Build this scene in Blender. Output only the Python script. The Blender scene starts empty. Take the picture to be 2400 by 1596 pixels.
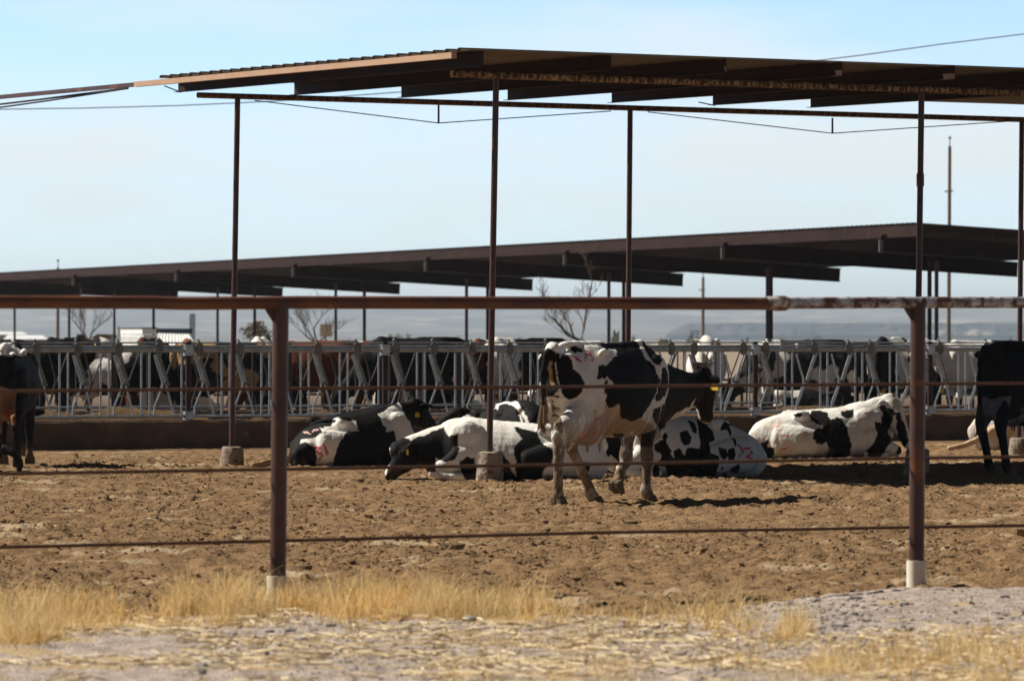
import bpy, bmesh, math, random
import numpy as np
from mathutils import Vector, Matrix
R = math.radians
random.seed(7); rng = np.random.default_rng(7)
scene = bpy.context.scene
C = scene.collection

# ------------------------------------------------------------------ camera, world, sun, exposure
F, W, CXP, HZ, CAMH = 11500.0, 2400.0, 1200.0, 799.0, 1.45   # measurements of the place are in a 2400 px wide frame
cd = bpy.data.cameras.new('camera'); cam = bpy.data.objects.new('camera', cd); C.objects.link(cam)
cam.location = (0, 0, CAMH); cam.rotation_euler = (R(90), 0, 0)
cd.sensor_width = 36; cd.lens = 36 * F / W; cd.clip_start = 0.5; cd.clip_end = 30000
cd.shift_y = (HZ - 798.0) / W
cd.dof.use_dof = True; cd.dof.focus_distance = 47.0; cd.dof.aperture_fstop = 6.3
scene.camera = cam
SUN_EL, SUN_AZ = 45.0, -15.0          # azimuth: direction the light travels, seen from above, from +X
world = bpy.data.worlds.new('World'); scene.world = world; world.use_nodes = True
wn, wl = world.node_tree.nodes, world.node_tree.links
bg = wn['Background']; sky = wn.new('ShaderNodeTexSky'); sky.sky_type = 'NISHITA'; sky.sun_disc = False
sky.sun_elevation = R(SUN_EL); sky.sun_rotation = R(-75); sky.air_density = 0.6; sky.dust_density = 0.0; sky.ozone_density = 4.0
# thin high cloud veils drawn on the sky itself, by direction
tc = wn.new('ShaderNodeTexCoord'); mp = wn.new('ShaderNodeMapping'); mp.inputs['Scale'].default_value = (9, 9, 40)
nz = wn.new('ShaderNodeTexNoise'); nz.inputs['Scale'].default_value = 1.0; nz.inputs['Detail'].default_value = 5
rp = wn.new('ShaderNodeValToRGB'); rp.color_ramp.elements[0].position = 0.44; rp.color_ramp.elements[1].position = 0.66
mx = wn.new('ShaderNodeMix'); mx.data_type = 'RGBA'
wl.new(tc.outputs['Generated'], mp.inputs['Vector']); wl.new(mp.outputs['Vector'], nz.inputs['Vector'])
wl.new(nz.outputs['Fac'], rp.inputs['Fac'])
ml = wn.new('ShaderNodeMath'); ml.operation = 'MULTIPLY'; ml.inputs[1].default_value = 0.62
wl.new(rp.outputs['Color'], ml.inputs[0]); wl.new(ml.outputs[0], mx.inputs['Factor'])
wl.new(sky.outputs['Color'], mx.inputs['A']); mx.inputs['B'].default_value = (4.95, 5.3, 5.35, 1)
sz = wn.new('ShaderNodeSeparateXYZ'); mr_ = wn.new('ShaderNodeMapRange'); vm = wn.new('ShaderNodeVectorMath'); vm.operation = 'SCALE'   # sky dimmed towards the zenith to cut fill in the shade
mr_.inputs['From Min'].default_value = .07; mr_.inputs['From Max'].default_value = .30; mr_.inputs['To Min'].default_value = .93; mr_.inputs['To Max'].default_value = .13
wl.new(tc.outputs['Generated'], sz.inputs[0]); wl.new(sz.outputs['Z'], mr_.inputs['Value']); wl.new(mx.outputs['Result'], vm.inputs[0]); wl.new(mr_.outputs[0], vm.inputs['Scale'])
my = wn.new('ShaderNodeMapRange'); my.inputs['From Min'].default_value = -.5; my.inputs['From Max'].default_value = .5; my.inputs['To Min'].default_value = .38; my.inputs['To Max'].default_value = 1.0   # sky also dimmed behind the camera, so shaded sides stay dark
vm2 = wn.new('ShaderNodeVectorMath'); vm2.operation = 'SCALE'; wl.new(sz.outputs['Y'], my.inputs['Value']); wl.new(vm.outputs[0], vm2.inputs[0]); wl.new(my.outputs[0], vm2.inputs['Scale'])
wl.new(vm2.outputs[0], bg.inputs['Color'])
lowz = wn.new('ShaderNodeMapRange'); lowz.inputs['From Min'].default_value = -.01; lowz.inputs['From Max'].default_value = .065; lowz.inputs['To Min'].default_value = .80; lowz.inputs['To Max'].default_value = .02
wl.new(sz.outputs['Z'], lowz.inputs['Value']); ad = wn.new('ShaderNodeMath'); ad.operation = 'ADD'; ad.use_clamp = True; wl.new(ml.outputs[0], ad.inputs[0]); wl.new(lowz.outputs[0], ad.inputs[1]); wl.new(ad.outputs[0], mx.inputs['Factor']); bg.inputs['Strength'].default_value = 0.136
sl = bpy.data.lights.new('sun', 'SUN'); sl.energy = 5.0; sl.angle = R(0.5); sl.color = (1.0, 0.945, 0.845)
sun = bpy.data.objects.new('sun', sl); C.objects.link(sun)
_d = Vector((math.cos(R(SUN_AZ)) * math.cos(R(SUN_EL)), math.sin(R(SUN_AZ)) * math.cos(R(SUN_EL)), -math.sin(R(SUN_EL))))
sun.rotation_euler = _d.to_track_quat('-Z', 'Y').to_euler(); sun.location = (-20, 20, 40)
scene.view_settings.view_transform = 'Standard'; scene.view_settings.look = 'None'
scene.view_settings.exposure = 0.54; scene.view_settings.gamma = 1.0
scene.cycles.max_bounces = 6; scene.cycles.volume_bounces = 0

# ------------------------------------------------------------------ measuring helpers
TH = 27.5
U = Vector((math.cos(R(TH)), math.sin(R(TH)), 0)); V = Vector((-math.sin(R(TH)), math.cos(R(TH)), 0)); Zv = Vector((0, 0, 1))
def at(px, py, Y):                       # frame position at a known distance -> point
    return Vector(((px - CXP) / F * Y, Y, CAMH - (py - HZ) / F * Y))
def ground(px, py, z=0.0):
    return at(px, py, F * (CAMH - z) / (py - HZ))
def on_line(px, P, D):                   # where the vertical plane through P along D is seen at column px
    k = (px - CXP) / F
    s = (k * P.y - P.x) / (D.x - k * D.y)
    return P + D * s
def zof(py, Y): return CAMH - (py - HZ) / F * Y
# ------------------------------------------------------------------ noise
def _hash(ix, iy, s):
    h = (ix.astype(np.int64) * 374761393 + iy.astype(np.int64) * 668265263 + s * 1442695041) & 0x7fffffff
    h = ((h ^ (h >> 13)) * 1274126177) & 0x7fffffff
    return ((h ^ (h >> 16)) & 0xffff) / 65535.0
def vnoise(x, y, s=0):
    ix, iy = np.floor(x), np.floor(y); fx, fy = x - ix, y - iy
    fx = fx * fx * (3 - 2 * fx); fy = fy * fy * (3 - 2 * fy)
    a, b = _hash(ix, iy, s), _hash(ix + 1, iy, s); c, d = _hash(ix, iy + 1, s), _hash(ix + 1, iy + 1, s)
    return (a + (b - a) * fx) * (1 - fy) + (c + (d - c) * fx) * fy
def fbm(x, y, s=0, o=4):
    t, a = 0.0, 0.5
    for i in range(o): t = t + a * vnoise(x * 2 ** i, y * 2 ** i, s + i * 17); a *= 0.5
    return t
# ------------------------------------------------------------------ scene object helpers
def tag(o, label=None, cat=None, group=None, kind=None):
    if label: o['label'] = label
    if cat: o['category'] = cat
    if group: o['group'] = group
    if kind: o['kind'] = kind
    return o
def thing(name, label, cat, loc=(0, 0, 0), rz=0.0, group=None):
    o = bpy.data.objects.new(name, None); C.objects.link(o); o.empty_display_size = 0.2
    o.location = loc; o.rotation_euler = (0, 0, rz)
    return tag(o, label, cat, group)
def wloc(o):
    v = Vector((0, 0, 0))
    while o: v = v + Vector(o.location); o = o.parent
    return v
def copy_tree(o, parent=None):
    c = o.copy(); C.objects.link(c); c.parent = parent
    for ch in list(o.children): copy_tree(ch, c)
    return c
class MB:
    """collects boxes, tubes and polygons; build() links them as ONE mesh object"""
    def __init__(s): s.v = []; s.f = []
    def add(s, vs, fs):
        n = len(s.v); s.v += [Vector(v) for v in vs]; s.f += [[i + n for i in f] for f in fs]; return s
    def box(s, c, ax, ay, az, hx, hy, hz):
        ax, ay, az = Vector(ax) * hx, Vector(ay) * hy, Vector(az) * hz; c = Vector(c)
        vs = [c + ax * i + ay * j + az * k for i in (-1, 1) for j in (-1, 1) for k in (-1, 1)]
        return s.add(vs, [(0, 1, 3, 2), (4, 6, 7, 5), (0, 4, 5, 1), (2, 3, 7, 6), (0, 2, 6, 4), (1, 5, 7, 3)])
    def abox(s, x0, x1, y0, y1, z0, z1):
        return s.box(((x0 + x1) / 2, (y0 + y1) / 2, (z0 + z1) / 2), (1, 0, 0), (0, 1, 0), (0, 0, 1), (x1 - x0) / 2, (y1 - y0) / 2, (z1 - z0) / 2)
    def tube(s, pts, r, n=8):
        pts = [Vector(p) for p in pts]; rs = r if isinstance(r, (list, tuple)) else [r] * len(pts)
        vs, fs = [], []; m = len(pts); ref = None
        for i, p in enumerate(pts):
            t = (pts[min(i + 1, m - 1)] - pts[max(i - 1, 0)]).normalized()
            if ref is None:
                ref = Vector((0, 0, 1)) if abs(t.z) < 0.9 else Vector((1, 0, 0))
            a = t.cross(ref).normalized(); b = a.cross(t).normalized()
            for k in range(n):
                w = 2 * math.pi * (k + 0.5) / n; vs.append(p + (a * math.cos(w) + b * math.sin(w)) * rs[i])
        for i in range(m - 1):
            for k in range(n):
                fs.append((i * n + k, i * n + (k + 1) % n, (i + 1) * n + (k + 1) % n, (i + 1) * n + k))
        fs.append(tuple(reversed(range(n)))); fs.append(tuple(range((m - 1) * n, m * n)))
        return s.add(vs, fs)
    def ball(s, c, rx, ry, rz, nu=8, nv=6):
        vs, fs = [], []; c = Vector(c)
        for j in range(nv + 1):
            for i in range(nu):
                th, ph = math.pi * j / nv, 2 * math.pi * i / nu
                vs.append(c + Vector((rx * math.sin(th) * math.cos(ph), ry * math.sin(th) * math.sin(ph), rz * math.cos(th))))
        for j in range(nv):
            for i in range(nu): fs.append((j * nu + i, (j + 1) * nu + i, (j + 1) * nu + (i + 1) % nu, j * nu + (i + 1) % nu))
        return s.add(vs, fs)
    def prism(s, pts, dvec):
        """polygon pts (3d, planar) pushed along dvec"""
        pts = [Vector(p) for p in pts]; n = len(pts); d = Vector(dvec)
        return s.add(pts + [p + d for p in pts], [tuple(range(n)), tuple(reversed(range(n, 2 * n)))] +
                     [(i, i + n, (i + 1) % n + n, (i + 1) % n) for i in range(n)])
    def build(s, name, mat, parent=None, smooth=False, local=False):
        off = wloc(parent) if (parent is not None and not local) else Vector((0, 0, 0))
        me = bpy.data.meshes.new(name); me.from_pydata([tuple(v - off) for v in s.v], [], s.f)
        bm = bmesh.new(); bm.from_mesh(me); bmesh.ops.remove_doubles(bm, verts=bm.verts, dist=1e-6)
        bmesh.ops.recalc_face_normals(bm, faces=bm.faces); bm.to_mesh(me); bm.free()
        o = bpy.data.objects.new(name, me); C.objects.link(o); o.parent = parent
        me.materials.append(mat)
        if smooth: smooth_mesh(me)
        return o
def smooth_mesh(me, ang=40):
    me.polygons.foreach_set('use_smooth', [True] * len(me.polygons))
    try: me.set_sharp_from_angle(angle=R(ang))
    except Exception: pass
def np_mesh(name, verts, quads, mat, parent=None, smooth=False, col=None):
    me = bpy.data.meshes.new(name); nv, nf = len(verts), len(quads); k = quads.shape[1]
    me.vertices.add(nv); me.vertices.foreach_set('co', np.ascontiguousarray(verts, dtype=np.float32).ravel())
    me.loops.add(nf * k); me.loops.foreach_set('vertex_index', np.ascontiguousarray(quads, dtype=np.int32).ravel())
    me.polygons.add(nf); me.polygons.foreach_set('loop_start', np.arange(nf, dtype=np.int32) * k)
    me.polygons.foreach_set('use_smooth', np.full(nf, smooth)); me.update(calc_edges=True)
    if col is not None:
        at_ = me.attributes.new('tint', 'FLOAT_COLOR', 'POINT'); at_.data.foreach_set('color', np.c_[col, np.ones(nv)].astype(np.float32).ravel())
    o = bpy.data.objects.new(name, me); C.objects.link(o); o.parent = parent; me.materials.append(mat)
    return o
# ------------------------------------------------------------------ materials
def mat(name, c1, c2=None, scale=8.0, rough=0.7, metal=0.0, bump=0.0, bscale=None, ramp=(0.35, 0.65), stretch=None, spec=0.3, detail=5, dots=None):
    m = bpy.data.materials.new(name); m.use_nodes = True; n, l = m.node_tree.nodes, m.node_tree.links; b = n['Principled BSDF']
    b.inputs['Roughness'].default_value = rough; b.inputs['Metallic'].default_value = metal; b.inputs['Specular IOR Level'].default_value = spec
    b.inputs['Base Color'].default_value = (*c1, 1)
    tcn = n.new('ShaderNodeTexCoord'); src = tcn.outputs['Object']
    if stretch:
        mpn = n.new('ShaderNodeMapping'); mpn.inputs['Scale'].default_value = stretch; l.new(src, mpn.inputs['Vector']); src = mpn.outputs['Vector']
    out = None
    if c2:
        t = n.new('ShaderNodeTexNoise'); t.inputs['Scale'].default_value = scale; t.inputs['Detail'].default_value = detail; t.inputs['Roughness'].default_value = 0.65
        r = n.new('ShaderNodeValToRGB'); e = r.color_ramp.elements
        e[0].position, e[1].position = ramp; e[0].color = (*c1, 1); e[1].color = (*c2, 1)
        l.new(src, t.inputs['Vector']); l.new(t.outputs['Fac'], r.inputs['Fac']); out = r.outputs['Color']
    if dots:                                   # (colour, scale, threshold): sparse patches of a third colour
        t = n.new('ShaderNodeTexNoise'); t.inputs['Scale'].default_value = dots[1]; t.inputs['Detail'].default_value = 4
        r = n.new('ShaderNodeValToRGB'); e = r.color_ramp.elements; e[0].position = dots[2]; e[1].position = dots[2] + 0.06
        mi = n.new('ShaderNodeMix'); mi.data_type = 'RGBA'; mi.inputs['B'].default_value = (*dots[0], 1); mi.inputs['A'].default_value = (*c1, 1)
        l.new(src, t.inputs['Vector']); l.new(t.outputs['Fac'], r.inputs['Fac']); l.new(r.outputs['Color'], mi.inputs['Factor'])
        if out: l.new(out, mi.inputs['A'])
        out = mi.outputs['Result']
    if out: l.new(out, b.inputs['Base Color'])
    if bump:
        t = n.new('ShaderNodeTexNoise'); t.inputs['Scale'].default_value = bscale or scale * 3; t.inputs['Detail'].default_value = 4
        bp = n.new('ShaderNodeBump'); bp.inputs['Strength'].default_value = bump; bp.inputs['Distance'].default_value = 0.02
        l.new(src, t.inputs['Vector']); l.new(t.outputs['Fac'], bp.inputs['Height']); l.new(bp.outputs['Normal'], b.inputs['Normal'])
    return m
M = {}
M['paint'] = mat('brown_paint', (.052, .024, .020), (.085, .038, .028), 6, .42, 0, .12, 60, spec=.32, dots=((.16, .055, .018), 4.0, .62))
M['rail'] = mat('rusty_rail_paint', (.075, .028, .022), (.15, .055, .022), 3.5, .5, 0, .2, 40, stretch=(1, 1, 3), dots=((.42, .33, .24), 9.0, .70))
M['rail_worn'] = mat('worn_rail_paint', (.10, .035, .022), (.46, .45, .48), 9, .5, 0, .25, 50, ramp=(.42, .58), dots=((.09, .04, .03), 16.0, .56))
M['coupling'] = mat('coupling_paint', (.11, .04, .025), (.50, .46, .44), 11, .55, 0, .3, 40, ramp=(.48, .6))
M['rust'] = mat('rusty_pipe', (.06, .026, .014), (.20, .105, .04), 22, .85, 0, .4, 60, ramp=(.42, .62), stretch=(1, 1, .35))
M['crust'] = mat('crusted_rust_pipe', (.075, .035, .02), (.42, .28, .14), 30, .9, 0, .6, 40, ramp=(.46, .62), stretch=(1, 1, .3))
M['dark'] = mat('dark_steel', (.020, .011, .010), (.035, .019, .015), 5, .6, 0, .1, 30)
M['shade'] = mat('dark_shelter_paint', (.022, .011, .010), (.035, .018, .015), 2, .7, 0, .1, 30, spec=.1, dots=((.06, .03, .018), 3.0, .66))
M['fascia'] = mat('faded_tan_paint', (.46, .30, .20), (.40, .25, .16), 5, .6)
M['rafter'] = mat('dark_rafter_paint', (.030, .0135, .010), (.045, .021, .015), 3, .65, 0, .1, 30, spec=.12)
M['roof'] = mat('galvanised_roof_sheet', (.15, .108, .068), (.105, .075, .048), 2.5, .6, .1)
M['galv'] = mat('galvanised_tube', (.42, .45, .48), (.26, .285, .31), 10, .34, .5, .1, 40)
M['plate'] = mat('galvanised_plate', (.22, .225, .22), (.12, .12, .115), 14, .6, .25, .3, 40)
M['farsteel'] = mat('far_row_steel', (.085, .075, .065), (.06, .05, .045), 8, .6, .2)  # darker steel than the near headlock tubes
M['conc'] = mat('footing_concrete', (.33, .265, .215), (.19, .145, .11), 5, .95, 0, .8, 30, dots=((.10, .07, .05), 14, .56))
M['wall'] = mat('bunk_concrete', (.16, .10, .065), (.085, .055, .038), 2.2, .95, 0, .5, 14, dots=((.20, .15, .11), 3.0, .68))
M['sleeve'] = mat('white_plastic_sleeve', (.72, .68, .58), (.60, .55, .45), 3, .45)
M['cable'] = mat('rusty_cable', (.07, .035, .025), (.12, .06, .035), 30, .8)
M['wood'] = mat('weathered_pole_wood', (.20, .14, .09), (.12, .085, .06), 3, .9, 0, .3, 20, stretch=(4, 4, .3))
M['bark'] = mat('grey_bark', (.16, .115, .085), (.10, .07, .055), 12, .95)
M['leaf'] = mat('evergreen_leaf', (.05, .065, .035), (.09, .10, .05), 4, .9)
M['drybush'] = mat('dry_twig', (.20, .14, .08), (.13, .09, .055), 6, .95)
M['white'] = mat('white_metal', (.78, .79, .78), (.66, .66, .64), 3, .45)
M['paleblue'] = mat('pale_blue_metal', (.45, .60, .70), None, 1, .5)
M['navy'] = mat('dark_tarp', (.03, .045, .07), None, 1, .6)
M['red'] = mat('red_paint', (.42, .10, .08), (.32, .08, .06), 3, .5)
M['tyre'] = mat('tyre_rubber', (.02, .02, .02), None, 1, .9)
M['glass'] = mat('dark_glass', (.03, .04, .05), None, 1, .15, spec=.6)
M['amber'] = mat('amber_plastic', (.75, .33, .05), None, 1, .4)
M['tail'] = mat('red_lens', (.55, .03, .02), None, 1, .3)
M['sign'] = mat('sign_back', (.30, .33, .30), (.24, .27, .24), 3, .6)
M['cream'] = mat('cream_panel', (.52, .46, .30), (.45, .40, .27), 3, .8)
M['tagy'] = mat('yellow_tag', (.80, .52, .04), None, 1, .5)
M['tago'] = mat('orange_tag', (.85, .28, .03), None, 1, .5)
M['hoof'] = mat('muddy_hoof', (.075, .05, .035), (.13, .09, .055), 25, .9, 0, .5, 60)
M['horn'] = mat('eye_dark', (.008, .006, .006), None, 1, .1, spec=.6)
M['hair'] = mat('tail_hair', (.30, .21, .11), (.14, .10, .06), 20, .9, stretch=(1, 1, .15))
M['hairdark'] = mat('dark_tail_hair', (.02, .016, .014), (.06, .05, .04), 20, .9, stretch=(1, 1, .15))
M['straw'] = mat('pale_straw', (.70, .56, .34), (.52, .37, .19), 6, .8)
M['clod'] = mat('dirt_clod', (.25, .165, .093), (.17, .108, .06), 6, 1.0, 0, .5, 40, spec=.05)
M['feed'] = mat('feed_silage', (.13, .08, .038), (.075, .046, .024), 9, 1.0, 0, .6, 40, spec=.05)
def tint_mat(name, rough=.8, transl=0.0, bump=0.0, bscale=40, sheen=0.0, spec=.25):
    m = bpy.data.materials.new(name); m.use_nodes = True; n, l = m.node_tree.nodes, m.node_tree.links; b = n['Principled BSDF']
    a = n.new('ShaderNodeAttribute'); a.attribute_name = 'tint'; l.new(a.outputs['Color'], b.inputs['Base Color'])
    b.inputs['Roughness'].default_value = rough; b.inputs['Specular IOR Level'].default_value = spec
    if sheen: b.inputs['Sheen Weight'].default_value = sheen
    if transl:
        t = n.new('ShaderNodeBsdfTranslucent'); l.new(a.outputs['Color'], t.inputs['Color']); mi = n.new('ShaderNodeMixShader'); mi.inputs[0].default_value = transl
        l.new(b.outputs[0], mi.inputs[1]); l.new(t.outputs[0], mi.inputs[2]); l.new(mi.outputs[0], n['Material Output'].inputs['Surface'])
    if bump:
        tcn = n.new('ShaderNodeTexCoord'); mpn = n.new('ShaderNodeMapping'); mpn.inputs['Scale'].default_value = (1, 1, .45); t = n.new('ShaderNodeTexNoise'); t.inputs['Scale'].default_value = bscale; t.inputs['Detail'].default_value = 4
        bp = n.new('ShaderNodeBump'); bp.inputs['Strength'].default_value = bump; bp.inputs['Distance'].default_value = .02
        l.new(tcn.outputs['Object'], mpn.inputs['Vector']); l.new(mpn.outputs['Vector'], t.inputs['Vector']); l.new(t.outputs['Fac'], bp.inputs['Height']); l.new(bp.outputs['Normal'], b.inputs['Normal'])
    return m
M['coat'] = tint_mat('cow_coat', .7, 0, .30, 45, 0, .10)
M['blade'] = tint_mat('dry_grass_blade', .75, .36)

# ------------------------------------------------------------------ ground, verge, hills (the setting)
def grid_sheet(xs, ys, zf, name, m, smooth=True):
    X, Y = np.meshgrid(xs, ys); Z = zf(X, Y); nx, ny = len(xs), len(ys)
    i = np.arange(nx * ny).reshape(ny, nx)
    q = np.stack([i[:-1, :-1], i[:-1, 1:], i[1:, 1:], i[1:, :-1]], -1).reshape(-1, 4)
    return tag(np_mesh(name, np.c_[X.ravel(), Y.ravel(), Z.ravel()], q, m, smooth=smooth), kind='structure')
A1 = ground(1147, 1132); WALL = on_line(1200, ground(1200, 1043), U)     # near shelter post, feed bunk wall
FL = at(651, 707, 27.0); FL.z = 0                                        # left post of the pipe fence
def fence_b(X, Y): return (X - FL.x) * V.x + (Y - FL.y) * V.y            # metres behind the pipe fence
def wall_b(X, Y): return (X - WALL.x) * V.x + (Y - WALL.y) * V.y
def verge_edge(X):                                                       # distance at which the gravel verge ends
    return 25.7 + 2.6 * np.clip((X - 1.0) / 1.3, 0, 1) ** .7 + .35 * (fbm(X * 1.3, X * 0 + 3.3, 31, 3) - .45)
def pen_z(X, Y):
    near = np.clip((72 - Y) / 4, 0, 1) * np.clip((14 - np.abs(X)) / 2, 0, 1)
    hard = np.clip((-wall_b(X, Y) - .3) / 4.0, .25, 1)                    # packed strip along the bunk
    lumps = (fbm(X * 5.5, Y * 5.5, 3, 3) - .44) * .032 + (vnoise(X * 9.5, Y * 9.5, 9) - .5) * .055 + (vnoise(X * 19, Y * 14, 13) - .5) * .04
    rid = np.maximum(0, fbm(X * 2.2, Y * 2.2, 21, 3) - .5) * .05
    lo = (fbm(X * .35, Y * .35, 5, 2) - .39) * .07 * np.clip((Y - 30) / 8, 0, 1) * np.clip((66 - Y) / 6, 0, 1)
    return -.22 * np.clip((verge_edge(X) - .12 - Y) / .45, 0, 1) + (lumps * hard + rid * hard * np.clip((40 - Y) / 12, .35, 1)) * near + lo * near
xs = np.r_[-3500, -1500, -500, -150, -50, -20, np.linspace(-12, -8.05, 25), np.arange(-8, 8.01, .036), np.linspace(8.05, 12, 25), 20, 50, 150, 500, 1500, 3500]
ys = np.r_[5, 12, 18, 22, np.arange(24, 45, .045), np.arange(45, 72.5, .075), 75, 80, 90, 120, 200, 400, 800, 1600, 3200]
def dirt_mat():
    m = mat('pen_dirt', (.252, .158, .083), (.128, .078, .041), 3.0, 1.0, 0, 1.0, 34, ramp=(.36, .66), spec=.04, detail=8, dots=((.33, .245, .155), .9, .60))
    return m
def far_soil_shade_mix(m):
    n, l = m.node_tree.nodes, m.node_tree.links; b = n['Principled BSDF']
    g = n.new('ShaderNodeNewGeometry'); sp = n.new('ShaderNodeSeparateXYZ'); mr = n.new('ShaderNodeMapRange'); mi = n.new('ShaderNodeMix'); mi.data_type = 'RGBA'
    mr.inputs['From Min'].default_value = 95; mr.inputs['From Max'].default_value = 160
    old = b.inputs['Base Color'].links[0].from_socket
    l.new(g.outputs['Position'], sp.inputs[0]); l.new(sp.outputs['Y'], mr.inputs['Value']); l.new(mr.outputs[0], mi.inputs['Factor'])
    dp = n.new('ShaderNodeVectorMath'); dp.operation = 'DOT_PRODUCT'; dp.inputs[1].default_value = tuple(V); l.new(g.outputs['Position'], dp.inputs[0])   # shade of the far shelter and cows painted as dark soil behind the wall
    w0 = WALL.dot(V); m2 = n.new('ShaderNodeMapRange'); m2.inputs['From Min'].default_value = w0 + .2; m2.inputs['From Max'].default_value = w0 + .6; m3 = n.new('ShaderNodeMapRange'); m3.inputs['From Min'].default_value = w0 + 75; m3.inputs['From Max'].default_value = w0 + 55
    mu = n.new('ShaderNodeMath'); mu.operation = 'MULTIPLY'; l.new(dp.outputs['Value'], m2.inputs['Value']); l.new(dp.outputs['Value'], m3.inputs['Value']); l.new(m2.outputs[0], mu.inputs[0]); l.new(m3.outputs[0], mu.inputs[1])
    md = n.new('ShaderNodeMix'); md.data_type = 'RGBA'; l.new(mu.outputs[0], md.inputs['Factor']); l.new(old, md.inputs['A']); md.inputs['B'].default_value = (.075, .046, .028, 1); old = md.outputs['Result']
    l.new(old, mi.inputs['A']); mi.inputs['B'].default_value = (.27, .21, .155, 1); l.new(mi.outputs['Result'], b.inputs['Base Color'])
    return m
grid_sheet(xs, ys, pen_z, 'pen_ground', far_soil_shade_mix(dirt_mat()))
def verge_z(X, Y):
    e = verge_edge(X); d = Y - e
    bank = .03 * np.exp(-((Y - e + 1.1) / 1.0) ** 2) * np.clip((X - .8) / 1.2, 0, 1)
    z = .015 + bank + (fbm(X * 9, Y * 9, 41, 3) - .44) * .035 + (fbm(X * .9, Y * .9, 47, 2) - .37) * .07 + (vnoise(X * 30, Y * 30, 44) - .5) * .012
    return z - np.clip(d, 0, 2) * .35
grid_sheet(np.r_[np.linspace(-9, -3.6, 60), np.arange(-3.5, 3.51, .026), np.linspace(3.6, 9, 60)], np.arange(15, 28.9, .045), verge_z, 'gravel_verge',
           mat('gravel_soil', (.47, .39, .335), (.30, .24, .20), 9.0, 1.0, 0, 1.0, 70, ramp=(.38, .60), spec=.05, dots=((.45, .33, .19), 2.0, .58)))
HS = 3.0
def hills_z(X, Y):
    X, Y = X / HS, Y / HS
    t = np.clip((Y - 900) / 3100, 0, 1)
    z = -1 + 8 * t + 31 * np.clip((Y - 2500) / 1500, 0, 1) ** 1.2 + (fbm(X / 260, Y / 260, 61, 4) - .45) * 14 * np.clip((Y - 1500) / 1500, 0, 1)
    z += (fbm(X / 900, Y / 700, 66, 3) - .42) * 12 * np.clip((Y - 2600) / 1200, 0, 1) - X * .004 * np.clip((Y - 2800) / 1200, 0, 1)
    mes = 0 * np.clip((Y - 2000 - 130 * fbm(X / 90, X * 0 + 1, 71, 3)) / 14, 0, 1) * np.clip((X - 55 + 40 * fbm(Y / 50, X / 50, 77, 2)) / 45, 0, 1)
    return CAMH + HS * (z + mes * (7.5 * np.clip(1 - (Y - 2000) / 900, 0, 1)) - CAMH)
hm = mat('desert_hill', (.17, .145, .125), (.085, .08, .08), .006, 1.0, 0, 0, spec=.02, ramp=(.40, .56), dots=((.33, .28, .22), .009, .58))
grid_sheet(HS * np.linspace(-600, 600, 300), HS * np.r_[np.linspace(900, 2000, 40), np.linspace(2004, 2260, 90), np.linspace(2280, 4200, 90)], hills_z, 'hills', hm)

# scarp before the hills at right, its shade and haze blue painted into the rock
def mesa():
    n, rows = 700, 9; px = np.linspace(1560, 4300, n); t = (px - 1560) / 60
    top = 757 + 5 * (fbm(px / 45, px * 0, 3, 4) - .45) + 26 * np.clip(1 - t, 0, 1) ** 1.5 + 26 * np.clip((px - 3900) / 400, 0, 1); bot = 786 + 4 * (fbm(px / 60, px * 0 + 9, 8, 3) - .45)
    vs = []
    for r in range(rows):
        f = min(r / 6, 1); Yr = 5900 + 95 * f + (r > 6) * (r - 6) * 260 + 70 * (fbm(px / 22, px * 0 + .6 * r, 12, 4) - .45) * (1 if r < 7 else .3); y = bot + (top - bot) * (f ** .8 if r < 7 else 1)
        vs.append(np.c_[(px - CXP) / F * Yr, Yr, CAMH + (HZ - y) / F * (5900 + 95 * f) - (0 if r < 8 else 25)])
    i = np.arange(rows * n).reshape(rows, n); q = np.stack([i[:-1, :-1], i[:-1, 1:], i[1:, 1:], i[1:, :-1]], -1).reshape(-1, 4)
    tag(np_mesh('mesa_hills', np.concatenate(vs), q, mat('scarp_painted_shade', (.03, .036, .05), (.06, .06, .07), .012, 1.0, 0, 0, spec=.02, ramp=(.4, .62), dots=((.30, .25, .20), .006, .63)), smooth=True), kind='structure')
mesa()
# ------------------------------------------------------------------ near pipe fence
def fl(px): p = on_line(px, FL, U); return Vector((p.x, p.y, 0))
fence = thing('pipe_fence', 'rusty brown pipe and cable fence across the front of the pen', 'fence', FL)
def rp(px, py): p = fl(px); p.z = zof(py, p.y); return p
a = MB(); a.tube([rp(-1500, 707), rp(0, 708), rp(360, 709), rp(400, 711), rp(450, 711.5), rp(700, 709), rp(1200, 710), rp(1812, 712)], .036, 14)
tag(a.build('top_rail', M['rail'], fence, True), 'rusty brown left run of the top rail')
a = MB(); a.tube([rp(1840, 710.5), rp(2150, 709), rp(3900, 709)], .034, 14); tag(a.build('top_rail', M['rail_worn'], fence, True), 'right run of the top rail with whitish worn paint')
a = MB(); a.tube([rp(1796, 711), rp(1800, 711), rp(1812, 711), rp(1816, 711), rp(1840, 711), rp(1845, 711)], [.037, .040, .041, .044, .044, .038], 14); a.build('rail_coupling', M['coupling'], fence, True)
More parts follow.
